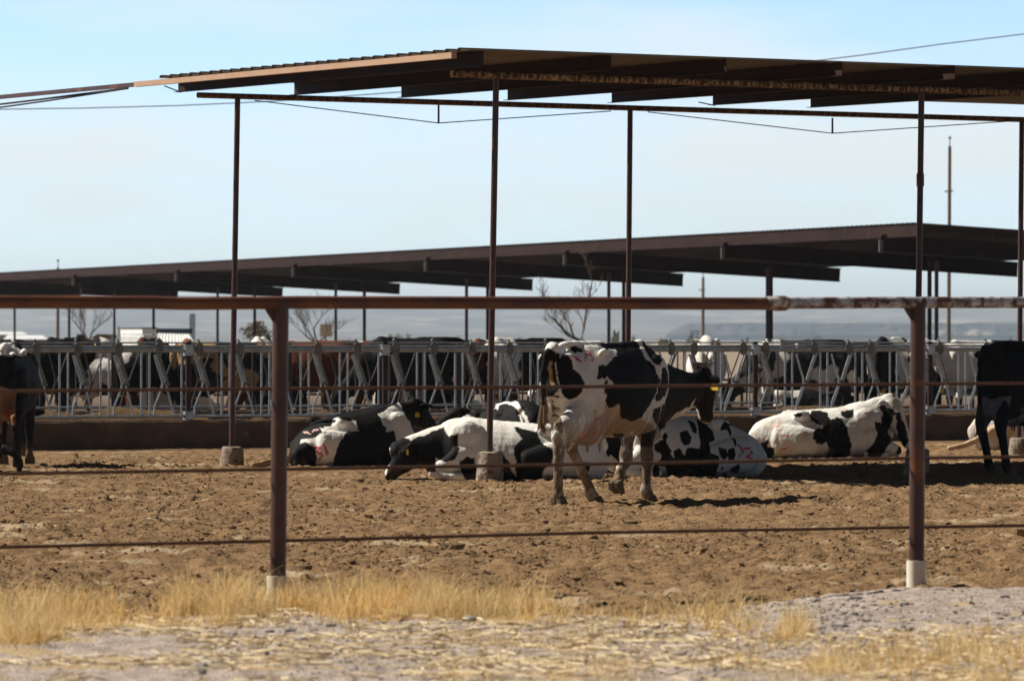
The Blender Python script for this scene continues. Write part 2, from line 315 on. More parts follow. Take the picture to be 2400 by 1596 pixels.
for pxt, pxb, slv in ((658, 649, 1350), (2152, 2147, 1314), (-860, -862, 1350), (3650, 3648, 1314)):
    p = fl(pxt); zt = zof(709.5, p.y); b = fl(pxb); zs = zof(slv, b.y)
    a = MB(); a.tube([(b.x, b.y, -.3), (p.x, p.y, zt - .01)], .0455, 16)
    a.prism([p + Zv * (zt - .03) - U * .1 - V * .006, p + Zv * (zt - .03) - V * .006, p + Zv * (zt - .13) - V * .006 - U * .03], V * .012)
    po = a.build('post', M['paint'], fence, True)
    a = MB(); a.tube([(b.x, b.y, -.3), (b.x, b.y, zs)], .0565, 18)
    a.tube([(b.x, b.y, zs - .001), (b.x, b.y, zs + .002)], .0545, 18); a.build('post_sleeve', M['sleeve'], po, True)
for pts in (((-1500, 931), (0, 917), (658, 911), (1400, 906), (2152, 900), (3900, 888)), ((-1500, 1132), (0, 1111), (658, 1100), (1400, 1088), (2152, 1074), (3900, 1052)),
            ((-1500, 1315), (0, 1283), (658, 1268), (1400, 1249), (2152, 1236), (3900, 1208))):
    a = MB(); pp = []
    for (x0, y0), (x1, y1) in zip(pts[:-1], pts[1:]):
        for t in np.linspace(0, 1, 16)[:-1]: pp.append(rp(x0 + (x1 - x0) * t, y0 + (y1 - y0) * t) + V * .05)
    a.tube(pp, .0105, 8); a.build('cable', M['cable'], fence, True)
# ------------------------------------------------------------------ near shade shelter
B1 = ground(545, 1094)
shed = thing('shade_shelter', 'tall brown steel shade shelter with corrugated roof standing in the near pen', 'shelter', (A1.x, A1.y, 0))
def on_row(px, P): p = on_line(px, P, U); return Vector((p.x, p.y, 0))
for P, tops in ((A1, ((1163, 1147, 180, 1132, 1058), (2160, 2148, 212, 1115, 1052), (3130, 3118, 230, 1100, 1030))),
                (B1, ((557, 543, 230, 1094, 1046), (1477, 1470, 262, 1085, 1038), (2395, 2388, 288, 1072, 1026)))):
    for (xt, xb, yt, yb, yf) in tops:
        t, b = on_row(xt, P), on_row(xb, P)
        a = MB(); a.tube([(b.x, b.y, zof(yf, b.y) - .05), (t.x, t.y, zof(yt - 8, t.y))], .033, 12)
        if xt == 2160:
            m0 = b.lerp(t, .74); a.tube([(m0.x, m0.y, zof(437, b.y)), (m0.x, m0.y, zof(407, b.y))], .042, 12)
        po = a.build('post', M['paint'], shed, True)
        zf = zof(yf, b.y); a = MB(); n = 14; r0, r1 = .155, .125
        a.tube([(b.x, b.y, -.25), (b.x, b.y, .02), (b.x + .01, b.y, zf * .6), (b.x + .012, b.y, zf - .015), (b.x + .012, b.y, zf)], [.158, .142, .131, .124, .105], n)
        o = a.build('concrete_footing', M['conc'], po)
        for v in o.data.vertices:
            k = 1 + .06 * (random.random() - .5); v.co.x *= 1.0; v.co = Vector((v.co.x, v.co.y, v.co.z + (.012 * (random.random() - .5) if v.co.z > 0.05 else 0)))
        smooth_mesh(o.data, 50)
def beam(P, pa, ya, pb, yb, r, mt, nm):
    p, q = on_row(pa, P), on_row(pb, P); a = MB()
    pts = [Vector((*(p.lerp(q, t).xy), zof(ya, p.y) * (1 - t) + zof(yb, q.y) * t)) for t in np.linspace(0, 1, 14)]
    a.tube(pts, r, 12); return a.build(nm, mt, shed, True)
tag(beam(A1, 1058, 174, 2700, 229, .036, M['crust'], 'beam'), 'front beam crusted with flaking pale rust')
tag(beam(B1, 463, 223.5, 2700, 290, .034, M['rust'], 'beam'), 'back beam of rusty pipe')
CF = at(1100, 117, 49.07); CB = at(373, 183, 56.3)                       # roof front-left and back-left corners
LROOF = 17.0
def roof_sheet(c0, c1, L, pitch, amp, th, name, mt, parent, u):
    n = max(2, int((c1 - c0).length / pitch)); vs, fs = [], []; d = (c1 - c0) / n; up = Vector((0, 0, 1)); prof = []
    for i in range(n):
        for t, h in ((0, 0), (.62, 0), (.72, amp), (.90, amp)): prof.append(c0 + d * (i + t) + up * h)
    prof.append(c1); k = len(prof); a = MB()
    q = prof + [p - up * th for p in prof]
    vs = q + [p + u * L for p in q]
    for i in range(k - 1):
        fs += [(i, i + 1, i + 1 + 2 * k, i + 2 * k), (k + i, k + i + 2 * k, k + i + 1 + 2 * k, k + i + 1), (i, k + i, k + i + 1, i + 1), (2 * k + i, 2 * k + i + 1, 3 * k + i + 1, 3 * k + i)]
    fs += [(0, 2 * k, 3 * k, k), (k - 1, 2 * k - 1, 4 * k - 1, 3 * k - 1)]
    return a.add(vs, fs).build(name, mt, parent)
UF = (at(2400, 163, 49.07 + (2400 - 1100) / F * 50 * .52 + .75) - CF).normalized()
roof_sheet(CF, CB, LROOF, .28, .03, .004, 'roof_sheet', M['roof'], shed, UF)
AE = [(1133, 153), (1432, 170), (1702, 178), (1974, 192), (2238, 201), (2500, 213), (2755, 224)]
BE = [(418, 217), (690, 228), (941, 240), (1190, 250), (1434, 259), (1671, 268), (1900, 276)]
for (ax, ay), (bx, by) in zip(AE, BE):
    p = on_line(ax, CF + V * .12, U); q = on_line(bx, CB + V * .14, U)
    s = (p - Vector((CF.x, CF.y, 0))).dot(U); s2 = (q - Vector((CB.x, CB.y, 0))).dot(U)
    p = Vector((p.x, p.y, CF.z + UF.z * s - .006)); q = Vector((q.x, q.y, CB.z + UF.z * s2 - .006))
    d = (q - p).normalized(); w = d.cross(Zv).normalized(); L = (q - p).length / 2; c = (p + q) / 2; h = .075
    a = MB(); a.box(c - Zv * h, d, w, Zv, L, .003, h); a.box(c - w * .033 - Zv * .004, d, w, Zv, L, .029, .003); a.box(c - w * .033 - Zv * (2 * h - .004), d, w, Zv, L, .029, .003)
    a.build('rafter', M['rafter'], shed)
p = at(1085, 131, 49.2) - U * .1; q = at(338, 199, 56.9) - U * .1; q2 = at(-160, 245, 62.5) - U * .1
a = MB(); d = (q - p).normalized(); w = d.cross(Zv).normalized(); a.box((p + q) / 2, d, w, Zv, (q - p).length / 2, .03, .03); a.build('edge_tube', M['fascia'], shed)
a = MB(); d = (q2 - q).normalized(); w = d.cross(Zv).normalized(); a.box((q + q2) / 2 + d * .003, d, w, Zv, (q2 - q).length / 2, .024, .024); a.build('tie_beam', M['paint'], shed)
a = MB(); a.tube([at(300, 207, 57.4), at(100, 233, 59.2), at(-40, 250, 60.5), at(-160, 268, 61.6)], .012, 6); a.tube([at(300, 208, 57.4), at(110, 237, 59.0), at(-40, 258, 60.3), at(-160, 278, 61.4)], .01, 6); a.build('tie_rod', M['dark'], shed)
def yB(px): return on_row(px, B1).y
for (x0, y0, xm, ym, x1, y1, yt) in ((597, 236, 1028, 289, 1432, 261, 247), (1518, 263, 1951, 313, 2362, 285, 277)):
    a = MB(); a.tube([at(x0, y0, yB(x0)), at(xm, ym, yB(xm))], .006, 6); a.tube([at(xm, ym, yB(xm)), at(x1, y1, yB(x1))], .006, 6)
    a.tube([at(xm, ym + 1, yB(xm)), at(xm, yt, yB(xm))], .012, 6); a.build('truss_rod', M['dark'], shed)
for pq in ((at(385, 202, 56.4), at(424, 217, 56.4)), (at(1638, 240, 57.5), at(1675, 248, 58))): a = MB(); a.tube(pq, .007, 6); a.build('brace_rod', M['dark'], shed)
p = at(694, 157, 54.0); a = MB(); a.ball(p, .055, .05, .045, 12, 8); a.ball(p + Vector((.035, 0, .012)), .03, .03, .034, 10, 6)
tag(a.build('pigeon', mat('pale_pigeon', (.62, .55, .46), (.5, .44, .38), 20, .8), None, True), 'pale rounded bird-like lump sitting on the left edge of the near roof', 'bird')
bpy.data.objects['pigeon'].name = 'roof_bird'
# ------------------------------------------------------------------ far shade shelter
C0 = at(2147, 524, 125.0); C1 = at(-330, 658, 125.0 * 275 / 141)
C1.z = C0.z
T2 = (C1 - C0); T2.z = 0; T2.normalize(); U2 = Vector((-T2.y, T2.x, 0)); U2 = -U2 if U2.x < 0 else U2
WID = 8.6; SLOPE = Vector((U2.x, U2.y, -.055))
far = thing('shade_shelter', 'long dark low shade shelter running away behind the headlock rows', 'shelter', (C0.x, C0.y, 0))
a = MB(); L2 = (C1 - C0).length; n = int(L2 / .32)
c1 = C0 + T2 * L2
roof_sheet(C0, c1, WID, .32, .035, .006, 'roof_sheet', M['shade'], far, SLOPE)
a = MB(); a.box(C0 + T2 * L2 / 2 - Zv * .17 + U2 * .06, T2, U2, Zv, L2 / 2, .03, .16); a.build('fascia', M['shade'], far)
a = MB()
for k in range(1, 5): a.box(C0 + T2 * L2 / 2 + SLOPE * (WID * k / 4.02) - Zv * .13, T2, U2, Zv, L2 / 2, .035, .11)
a.build('purlin', M['dark'], far)
L1x = [2195, 1799, 1427, 1093.5, 787, 510, 268, 34.4, -170]; L2x = [2178.6, 1807, 1462, 1143, 854, 597, 360, 162, -30]
BL = [(2085, 553), (1713, 565), (1342, 584), (1015, 601), (703, 612), (428, 630), (186, 645), (-30, 655), (-230, 668)]
for k in range(9):
    p1 = on_line(L1x[k], C0 + U2 * 5.8, T2); p2 = on_line(L2x[k], C0 + U2 * 2.6, T2)
    bl = on_line(BL[k][0], C0 + U2 * .15, T2); s = (bl - C0).dot(T2); c = C0 + T2 * s
    a = MB(); d = SLOPE.normalized(); w = d.cross(Zv).normalized(); up = w.cross(d).normalized()
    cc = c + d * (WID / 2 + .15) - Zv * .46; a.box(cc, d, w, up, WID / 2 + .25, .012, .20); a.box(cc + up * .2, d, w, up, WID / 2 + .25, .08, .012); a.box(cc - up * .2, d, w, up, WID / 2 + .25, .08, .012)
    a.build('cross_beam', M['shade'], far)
    a = MB(); a.box(c - Zv * .55 - d * .12 - T2 * .05, U2, T2, Zv, .05, .02, .16); a.build('end_bracket', M['plate'], far)
    for p in (p1, p2):
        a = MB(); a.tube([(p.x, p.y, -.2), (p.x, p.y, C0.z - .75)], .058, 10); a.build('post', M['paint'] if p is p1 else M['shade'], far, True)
# ------------------------------------------------------------------ feed bunk wall, alley, headlock rows
ws = on_line(-420, WALL, U); we = on_line(3000, WALL, U)
def bunk(offset, name, label):
    a = MB(); L = (we - ws).length; n = 160; prof = [(0, -.2), (0, .36), (.03, .385), (.16, .385), (.18, .36), (.18, -.2)]
    for i in range(n + 1):
        t = i / n; b = ws.lerp(we, t) + V * offset
        for (y, z) in prof:
            k = (vnoise(np.array([t * 90.0]), np.array([y * 9 + z * 6.0]), 5)[0] - .5) * (.02 if z > .3 else .008); a.v.append(Vector((b.x + V.x * y, b.y + V.y * y, z + k)))
    m = len(prof)
    for i in range(n):
        for j in range(m - 1): a.f.append([i * m + j, i * m + j + 1, (i + 1) * m + j + 1, (i + 1) * m + j])
    a.f.append(list(range(m))); a.f.append(list(range(n * m, n * m + m)))
    return tag(a.build(name, M['wall']), label, 'wall')
for v in (ws, we): v.z = 0
bunk(0, 'bunk_wall', 'low stained concrete feed bunk wall under the near headlock row')
bunk(8.6, 'bunk_wall', 'second low concrete bunk wall across the feed alley')
# curved rib of feed spilled along the near wall foot on the alley side
a = MB(); L = (we - ws).length
def heap(off, wid, hgt, s):
    vs = np.zeros((0, 3)); t = np.linspace(0, L, 420); ac = np.linspace(-1, 1, 9); T, Aa = np.meshgrid(t, ac)
    z = (1 - Aa ** 2) * hgt * (.3 + fbm(T * 1.3, Aa * 2 + 7, s, 4)) - .01; b = off + Aa * wid
    X = ws.x + U.x * T + V.x * b; Y = ws.y + U.y * T + V.y * b; i = np.arange(9 * 420).reshape(9, 420)
    q = np.stack([i[:-1, :-1], i[:-1, 1:], i[1:, 1:], i[1:, :-1]], -1).reshape(-1, 4)
    return np.c_[X.ravel(), Y.ravel(), z.ravel()], q
v_, q_ = heap(7.7, .7, .42, 88); tag(np_mesh('feed_heap', v_, q_, M['feed'], smooth=True), 'long low heap of brown feed along the second bunk wall', 'feed', kind='stuff')
LK, PER = 2.95, .59
def headlock(open_locks):
    t = thing('headlock_section', 'x', 'headlock')
    def p(x, z, y=0.0): return Vector((x, y, z))
    def b(name, pts, r, m='galv', n=8):
        a = MB(); a.tube(pts, r, n); return a.build(name, M[m], t, True, local=True)
    b('top_rail', [p(.03, 1.325), p(LK - .03, 1.325)], .031, n=10)
    b('latch_rod', [p(.03, 1.425, -.01), p(LK - .03, 1.425, -.01)], .011); b('latch_rail', [p(.03, 1.378, .02), p(LK - .03, 1.378, .02)], .015)
    b('bottom_rail', [p(.03, .437), p(LK - .03, .437)], .024)
    a = MB(); a.tube([p(0, .30), p(0, 1.44)], .04, 12); po = a.build('section_post', M['dark'], t, True, local=True)
    for z0, z1 in ((1.25, 1.40), (.36, .50)):
        a = MB(); a.abox(-.055, .055, -.05, .045, z0, z1); a.build('post_bracket', M['galv'], po, local=True)
    for k in range(5):
        x = .13 + k * PER
        rb = b('fixed_bar', [p(x - .035, 1.26), p(x - .01, 1.17), p(x + .08, .90), p(x + .08, .82), p(x + .05, .75), p(x - .03, .565), p(x - .037, .437)], .0135)
        if (k in open_locks): q = [p(x + .30, 1.28, .035), p(x + .14, .86, .035), p(x - .03, .45, .035)]
        else: q = [p(x + .01, 1.26, .035), p(x + .15, .86, .035), p(x + .262, .47, .035)]
        lb = b('locking_bar', q, .0135)
        a = MB(); o1 = Vector((.043, 0, 0)); a.tube([q[0] + o1, q[1] + o1], .0135, 8); a.tube([q[1] - Vector((.05, .01, -.02)), q[1] + Vector((.05, -.01, .0))], .022, 8); a.build('pivot_clamp', M['plate'], lb, True, local=True)
        a = MB(); cx = x + (.02 if k not in open_locks else .24); n = 10
        pg = [(cx - .05, 1.405), (cx - .01, 1.445), (cx + .035, 1.42), (cx + .062, 1.37), (cx + .055, 1.29), (cx + .02, 1.245), (cx - .03, 1.25), (cx - .06, 1.30), (cx - .065, 1.36)]
        a.prism([p(u_, z_, -.05) for u_, z_ in pg], (0, .012, 0)); a.tube([p(cx - .04, 1.45, -.02), p(cx - .02, 1.475, -.02), p(cx + .01, 1.44, -.02)], .012, 6); a.build('latch_plate', M['plate'], t, local=True)
        for dx in (.365, .485): b('vertical_bar', [p(x + dx, 1.32), p(x + dx, .437)], .014)
    return t
def far_headlock():
    t = thing('headlock_section', 'x', 'headlock'); p = lambda x, z, y=0.0: Vector((x, y, z))
    def b(name, pts, r, m='farsteel'):
        a = MB(); a.tube(pts, r, 8); return a.build(name, M[m], t, True, local=True)
    b('top_rail', [p(0, 1.325), p(LK, 1.325)], .03); b('bottom_rail', [p(0, .437), p(LK, .437)], .024, 'galv'); b('section_post', [p(0, .3), p(0, 1.42)], .04)
    for k in range(5):
        x = .13 + k * PER; b('fixed_bar', [p(x - .035, 1.3), p(x + .08, .90), p(x + .08, .82), p(x - .037, .437)], .013); b('vertical_bar', [p(x + .42, 1.32), p(x + .42, .437)], .014)
        b('locking_bar', [p(x + .3, 1.3), p(x + .12, .86), p(x - .02, .47)], .013)
    return t
HA, HB = headlock(()), headlock((1, 2, 4)); usedA = usedB = False
near_px = [(-5, 0), (441, 0), (894, 0), (1315, 1), (1733, 1), (2127, 1), (2500, 1)]
lab_n = ['near headlock section behind the standing cow at the far left', 'near headlock section crossed by the left shelter post', 'near headlock section above the lying cow marked 31',
         'near headlock section behind the walking cow', 'near headlock section above the right-hand lying cow', 'near headlock section behind the black cow at the right edge', 'x']
lab_f = ['far headlock section across the alley, seen behind the far left standing cow', 'far headlock section across the alley, behind the left shelter post', 'far headlock section across the alley, behind the lying cow marked 31',
         'far headlock section across the alley, behind the walking cow', 'far headlock section across the alley, above the right-hand lying cow', 'far headlock section across the alley, behind the black cow at the right edge']
def put(proto, P, lab, grp):
    P.z = 0; proto.location = P; proto.rotation_euler = (0, 0, R(TH)); proto['label'] = lab; proto['group'] = grp
H0 = on_line(441, WALL + V * .09, U)
for k in range(6):
    src = HA if k < 3 else HB; first = (k == 0 or k == 3)
    o = src if first else copy_tree(src); put(o, H0 + U * (LK * (k - 1)), lab_n[k], 'near row of headlock sections')
HF = far_headlock()
for k in range(6):
    o = HF if k == 0 else copy_tree(HF); put(o, H0 + U * (LK * (k - 1) - .4) + V * 8.6, lab_f[k], 'far row of headlock sections')
for k in range(5): pass
# ------------------------------------------------------------------ background: vehicles, buildings, poles, wires, trees
def quadbox(mb, px0, px1, y0, y1, Y, depth):      # upright box seen between columns and rows at distance Y
    p, q = at(px0, y1, Y), at(px1, y0, Y); mb.abox(p.x, q.x, Y, Y + depth, p.z, q.z); return p, q
Yt = 165.0
tr = thing('grain_trailer', 'white ribbed metal trailer box behind the far headlocks', 'trailer', at(318, 850, Yt))
def slant(mb, px0, px1, y0, y1, Ya, Yb, off=0.0, depth=2.4):    # box whose long side turns towards the left
    p, q = at(px0, y1, Ya), at(px1, y1, Yb); zt = zof(y0, (Ya + Yb) / 2); zb = zof(y1, (Ya + Yb) / 2); d = Vector((q.x - p.x, q.y - p.y, 0)).normalized(); nn = Vector((d.y, -d.x, 0)); nn = nn if nn.y < 0 else -nn
    p0, q0 = Vector((p.x, p.y, zb)) + nn * off, Vector((q.x, q.y, zb)) + nn * off
    mb.prism([p0, q0, q0 + Zv * (zt - zb), p0 + Zv * (zt - zb)], -nn * depth)
Ya, Yb = Yt + 2.6, Yt
a = MB(); slant(a, 276, 336, 785, 846, Ya, Yb, 0, .5); a.build('trailer_box', M['white'], tr)
a = MB()
for x in np.linspace(280, 332, 12):
    t_ = (x - 276) / 60; Yx = Ya + (Yb - Ya) * t_; slant(a, x, x + 2.4, 788, 842, Yx, Yx + (Yb - Ya) * 2.4 / 60, .07, .07)
a.build('side_rib', M['white'], tr)
a = MB(); slant(a, 279, 337, 772, 783, Ya, Yb, .05, .5); a.build('tarp_rail', M['white'], tr)
a = MB(); quadbox(a, 276, 281, 766, 846, Yt - .06, .3); a.build('corner_post', M['white'], tr)
a = MB(); slant(a, 280, 338, 768, 771, Ya, Yb, .08, .55); a.build('tarp_edge', M['dark'], tr)
for x in (288, 322):
    a = MB(); s = at(x, 852, Yt + .3); a.tube([s, s + Vector((0, .25, 0))], .22, 14); a.build('wheel', M['tyre'], tr, True)
sh = thing('metal_shed', 'small white shed with sloping corrugated roof beside the trailer', 'shed', at(410, 850, Yt + 4))
Ys = Yt + 4
s0, s1, s2, s3 = at(372, 781, Ys + 2.5), at(444, 784, Ys + 2.5), at(362, 818, Ys - .6), at(464, 818, Ys - .6)
vs, fs = [], []; n = 44
for i in range(n + 1):
    t = i / n; h = .02 * (1 if (i % 4) in (1, 2) else 0); vs += [s0.lerp(s1, t) + Zv * h, s2.lerp(s3, t) + Zv * h, s0.lerp(s1, t) + Zv * (h - .01), s2.lerp(s3, t) + Zv * (h - .01)]
for i in range(n): b_ = i * 4; fs += [(b_, b_ + 1, b_ + 5, b_ + 4), (b_ + 2, b_ + 6, b_ + 7, b_ + 3), (b_ + 1, b_ + 3, b_ + 7, b_ + 5)]
a = MB(); a.add(vs, fs); a.build('roof', M['white'], sh)
a = MB(); quadbox(a, 366, 450, 770, 782, Ys + 2.52, .15); a.build('ridge_flashing', M['navy'], sh)
a = MB(); quadbox(a, 366, 458, 818.5, 850, Ys, 2.2); a.build('wall', M['white'], sh)
a = MB(); quadbox(a, 444, 456, 735, 850, Ys + 6, .5); tag(a.build('vent_pipe', M['paleblue']), 'pale blue square upright duct just right of the white shed', 'duct')
bn = thing('barn', 'long low white roofed barn at the far left horizon', 'barn', at(60, 806, 520))
a = MB(); s0, s1 = at(8, 795, 515), at(112, 795, 515); s2, s3 = at(18, 785, 528), at(100, 786, 528); a.add([s0, s1, s3, s2, s0 - Zv * .1, s1 - Zv * .1, s3 - Zv * .1, s2 - Zv * .1], [(0, 1, 2, 3), (7, 6, 5, 4), (0, 4, 5, 1), (1, 5, 6, 2), (2, 6, 7, 3), (3, 7, 4, 0)]); a.build('roof', M['white'], bn)
a = MB(); quadbox(a, 14, 104, 795.5, 806, 516.5, 9); a.build('wall', M['plate'], bn)
bn = thing('barn', 'smaller pale roofed barn behind the long white one', 'barn', at(30, 800, 640))
a = MB(); s0, s1 = at(-20, 784, 635), at(66, 784, 635); s2, s3 = at(-10, 777, 646), at(54, 778, 646); a.add([s0, s1, s3, s2, s0 - Zv * .1, s1 - Zv * .1, s3 - Zv * .1, s2 - Zv * .1], [(0, 1, 2, 3), (7, 6, 5, 4), (0, 4, 5, 1), (1, 5, 6, 2), (2, 6, 7, 3), (3, 7, 4, 0)]); a.build('roof', M['white'], bn)
a = MB(); quadbox(a, -14, 58, 784.5, 800, 637, 7); a.build('wall', M['sign'], bn)
def truck(name, label, px0, px1, ytop, ybot, Y, m, tail=True):
    t = thing(name, label, 'truck', at((px0 + px1) / 2, ybot + 14, Y)); w = px1 - px0
    a = MB(); quadbox(a, px0, px1, ytop + (ybot - ytop) * .42, ybot, Y, 4.8); a.build('body', m, t)
    a = MB(); p, q = at(px0 + w * .08, ytop + (ybot - ytop) * .42, Y + 1.8), at(px1 - w * .08, ytop, Y + 1.8)
    a.add([(p.x, Y + 1.6, p.z), (q.x, Y + 1.6, p.z), (q.x, Y + 4, p.z), (p.x, Y + 4, p.z), (p.x + .1, Y + 1.9, q.z), (q.x - .1, Y + 1.9, q.z), (q.x - .1, Y + 3.4, q.z), (p.x + .1, Y + 3.4, q.z)],
          [(0, 1, 5, 4), (1, 2, 6, 5), (2, 3, 7, 6), (3, 0, 4, 7), (4, 5, 6, 7), (3, 2, 1, 0)]); cb = a.build('cab', m, t)
    a = MB(); quadbox(a, px0 + w * .17, px1 - w * .17, ytop + (ybot - ytop) * .1, ytop + (ybot - ytop) * .36, Y + 1.62, .06); a.build('rear_window', M['glass'], cb)
    if tail:
        for xx in (px0 - .5, px1 - 4.5):
            a = MB(); quadbox(a, xx, xx + 5, ytop + (ybot - ytop) * .45, ybot - 1, Y - .04, .05); a.build('tail_light', M['tail'], t)
    for xx in (px0 + w * .14, px1 - w * .14):
        a = MB(); s = at(xx, ybot + 6, Y + .5); a.tube([s - Vector((.1, 0, 0)), s + Vector((.1, 0, 0))], .30, 14); a.build('wheel', M['tyre'], t, True)
    return t
tk = truck('pickup_truck', 'white pickup truck seen from behind with red tail lights beyond the feeding cows', 950, 1014, 822, 848, 228, M['white'])
for xx in (964, 977):
    a = MB(); quadbox(a, xx, xx + 6, 818, 823, 231, .3); a.build('beacon_light', M['amber'], tk)
vn = thing('box_truck', 'white box truck left of the pickup beyond the feeding cows', 'truck', at(928, 860, 236))
a = MB(); quadbox(a, 908, 946, 824, 848, 236, 5); a.build('cargo_box', M['white'], vn); a = MB(); quadbox(a, 893, 907, 828, 848, 236.4, 3); a.build('cab', M['white'], vn)
for xx in (900, 938): a = MB(); s = at(xx, 852, 236.3); a.tube([s, s + Vector((0, .3, 0))], .33, 12); a.build('wheel', M['tyre'], vn, True)
rt = thing('tractor', 'old red tractor behind the bare tree at left', 'tractor', at(200, 812, 260))
a = MB(); quadbox(a, 180, 196, 783, 788, 260, 1.6); a.build('cab_roof', M['red'], rt)
a = MB()
for x in (181, 193): quadbox(a, x, x + 2.2, 788, 800, 260, .1); quadbox(a, x, x + 2.2, 788, 800, 261.4, .1)
a.build('cab_frame', M['red'], rt); a = MB(); quadbox(a, 180, 232, 798, 809, 260.1, 1.3); a.build('hood', M['red'], rt)
for x, r in ((190, .5), (226, .34)): a = MB(); s = at(x, 808, 259.8); a.tube([s, s + Vector((0, .3, 0))], r, 16); a.build('wheel', M['tyre'], rt, True)
fh = thing('house', 'low brown roofed farm house behind the red tractor', 'house', at(240, 812, 300))
a = MB(); quadbox(a, 218, 258, 792, 812, 300, 5); a.build('wall', M['sign'], fh); a = MB(); p, q = at(212, 793, 299.5), at(264, 783, 299.5); a.prism([(p.x, 299.5, p.z), (q.x, 299.5, p.z), (q.x - .3, 299.5, q.z), (p.x + .4, 299.5, q.z)], (0, 6, 0)); a.build('roof', M['wood'], fh)
def board(px0, px1, y0, y1, Y, m, label, lean=0):
    t = thing('sign_board', label, 'sign', at((px0 + px1) / 2, 815, Y)); a = MB(); p, q = at(px0, y1, Y), at(px1, y0, Y)
    a.prism([(p.x, Y, p.z), (q.x, Y, p.z), (q.x, Y, q.z), (p.x, Y, q.z - lean)], (0, .06, 0)); a.build('panel', m, t)
    a = MB(); s = at((px0 + px1) / 2 - 2, 818, Y + .1); e = at((px0 + px1) / 2 - 2, y0, Y + .1); a.abox(s.x - .06, s.x + .06, Y + .07, Y + .2, s.z, e.z); a.build('support_post', M['wood'], t)
board(750, 779, 760, 789, 330, M['cream'], 'cream square board behind the bare tree left of centre')
board(1433, 1451, 775, 815, 240, M['sign'], 'grey green sign panel standing left of the middle shelter posts', .35)
def pole(pxt, pxb, yt, yb, Y, r, label, arm=None, wires=False):
    t = thing('utility_pole', label, 'utility pole', Vector((at(pxb, yb, Y).x, Y, 0))); p, q = at(pxb, yb, Y), at(pxt, yt, Y); p.z = -.3
    a = MB(); a.tube([p, q], [r, r * .8], 10); a.build('shaft', M['wood'], t, True)
    if arm:
        s = at(pxt + arm[0], arm[2], Y); e = at(pxt + arm[1], arm[2] - 1, Y); a = MB(); a.tube([s, e], r * .35, 6); a.build('cross_arm', M['bark'], t, True)
    a = MB(); a.tube([q + Zv * .02, q + Zv * r * 3], [r * .25, r * .25], 6); a.ball(q + Zv * r * 4, r * .7, r * .7, r * .9); a.build('insulator', M['plate'], t, True)
pole(2226, 2223, 343, 800, 260, .11, 'tall brown wooden utility pole rising behind the right end of the far shelter', (-12, 8, 449))
pole(1648, 1647, 650, 800, 420, .15, 'thin distant utility pole between the middle posts and the double post', (-10, 4, 680))
pole(136, 135, 628, 806, 300, .11, 'thin distant utility pole near the far left end of the far shelter')
def wire(pts, Y, label):
    a = MB(); pp = [at(x, y, yy) for (x, y), yy in zip(pts, Y)]; a.tube(pp, .014, 6); return tag(a.build('power_line', M['bark']), label, 'power line')
wire([(1500, 178), (1880, 147), (2020, 130), (2200, 105), (2420, 78), (3300, -50)], [130] * 6, 'thin power line rising to the upper right corner above the near roof')
wire([(-900, 258), (-20, 257), (200, 254), (420, 248), (640, 238), (1000, 212)], [130] * 6, 'thin power line crossing behind the left end of the near roof')
def bare_tree(base, Y, segs, label, m='bark', twigs=3, r0=.09, tl=1.0):
    b0 = at(base[0], base[1], Y); t = thing('bare_tree', label, 'tree', Vector((b0.x, Y, 0))); a = MB(); a.tube([(b0.x, Y, -.2), b0], [r0 * 1.2, r0], 8); a.build('trunk', M[m], t, True)
    rr = random.Random(int(base[0])); a = MB()
    def grow(p, d, L, r, n):
        pts = [p]; rs = [r]
        for i in range(4):
            d = (d + Vector((rr.uniform(-.2, .2), rr.uniform(-.25, .25), rr.uniform(-.1, .16)))).normalized(); pts.append(pts[-1] + d * L / 4); rs.append(max(.004, r * (1 - .2 * (i + 1))))
        a.tube(pts, rs, 5)
        if n > 0:
            for i in (1, 2, 3, 3, 4): grow(pts[i], (d + Vector((rr.uniform(-.9, .9), rr.uniform(-.8, .8), rr.uniform(-.1, .8)))).normalized(), L * rr.uniform(.35, .6), rs[i] * .6, n - 1)
    for sg in segs:
        pp = [b0] + [at(x, y, Y + rr.uniform(-.4, .4)) for x, y in sg]
        a.tube(pp, [r0 * .75 * (1 - .75 * i / len(pp)) for i in range(len(pp))], 6)
        for i in range(1, len(pp)):
            for k in range(2): grow(pp[i], ((pp[i] - pp[i - 1]).normalized() + Vector((rr.uniform(-.7, .7), rr.uniform(-.6, .6), rr.uniform(-.1, .7)))).normalized(), tl * rr.uniform(.5, 1), r0 * .22, twigs - 1)
    a.build('branches', M[m], t, True)
bare_tree((1362, 800), 135, [[(1330, 785), (1305, 755), (1285, 738)], [(1368, 770), (1373, 735), (1380, 700), (1388, 660)], [(1345, 790), (1335, 760), (1320, 740)]], 'bare branching tree beyond the headlocks above the walking cow', 'bark', 3, .055, .8)
bare_tree((208, 805), 175, [[(190, 775), (178, 758), (170, 750)], [(196, 775), (200, 760), (192, 740), (188, 728)], [(215, 780), (230, 765), (243, 754)]], 'bare brown tree beside the red tractor at left', 'bark', 3, .05, .7)
bare_tree((742, 805), 170, [[(728, 785), (715, 765), (707, 745)], [(735, 770), (745, 755), (755, 740)], [(720, 790), (705, 775)], [(760, 790), (772, 785)]], 'bare twiggy tree right of the left fence post', 'bark', 3, .045, .9)
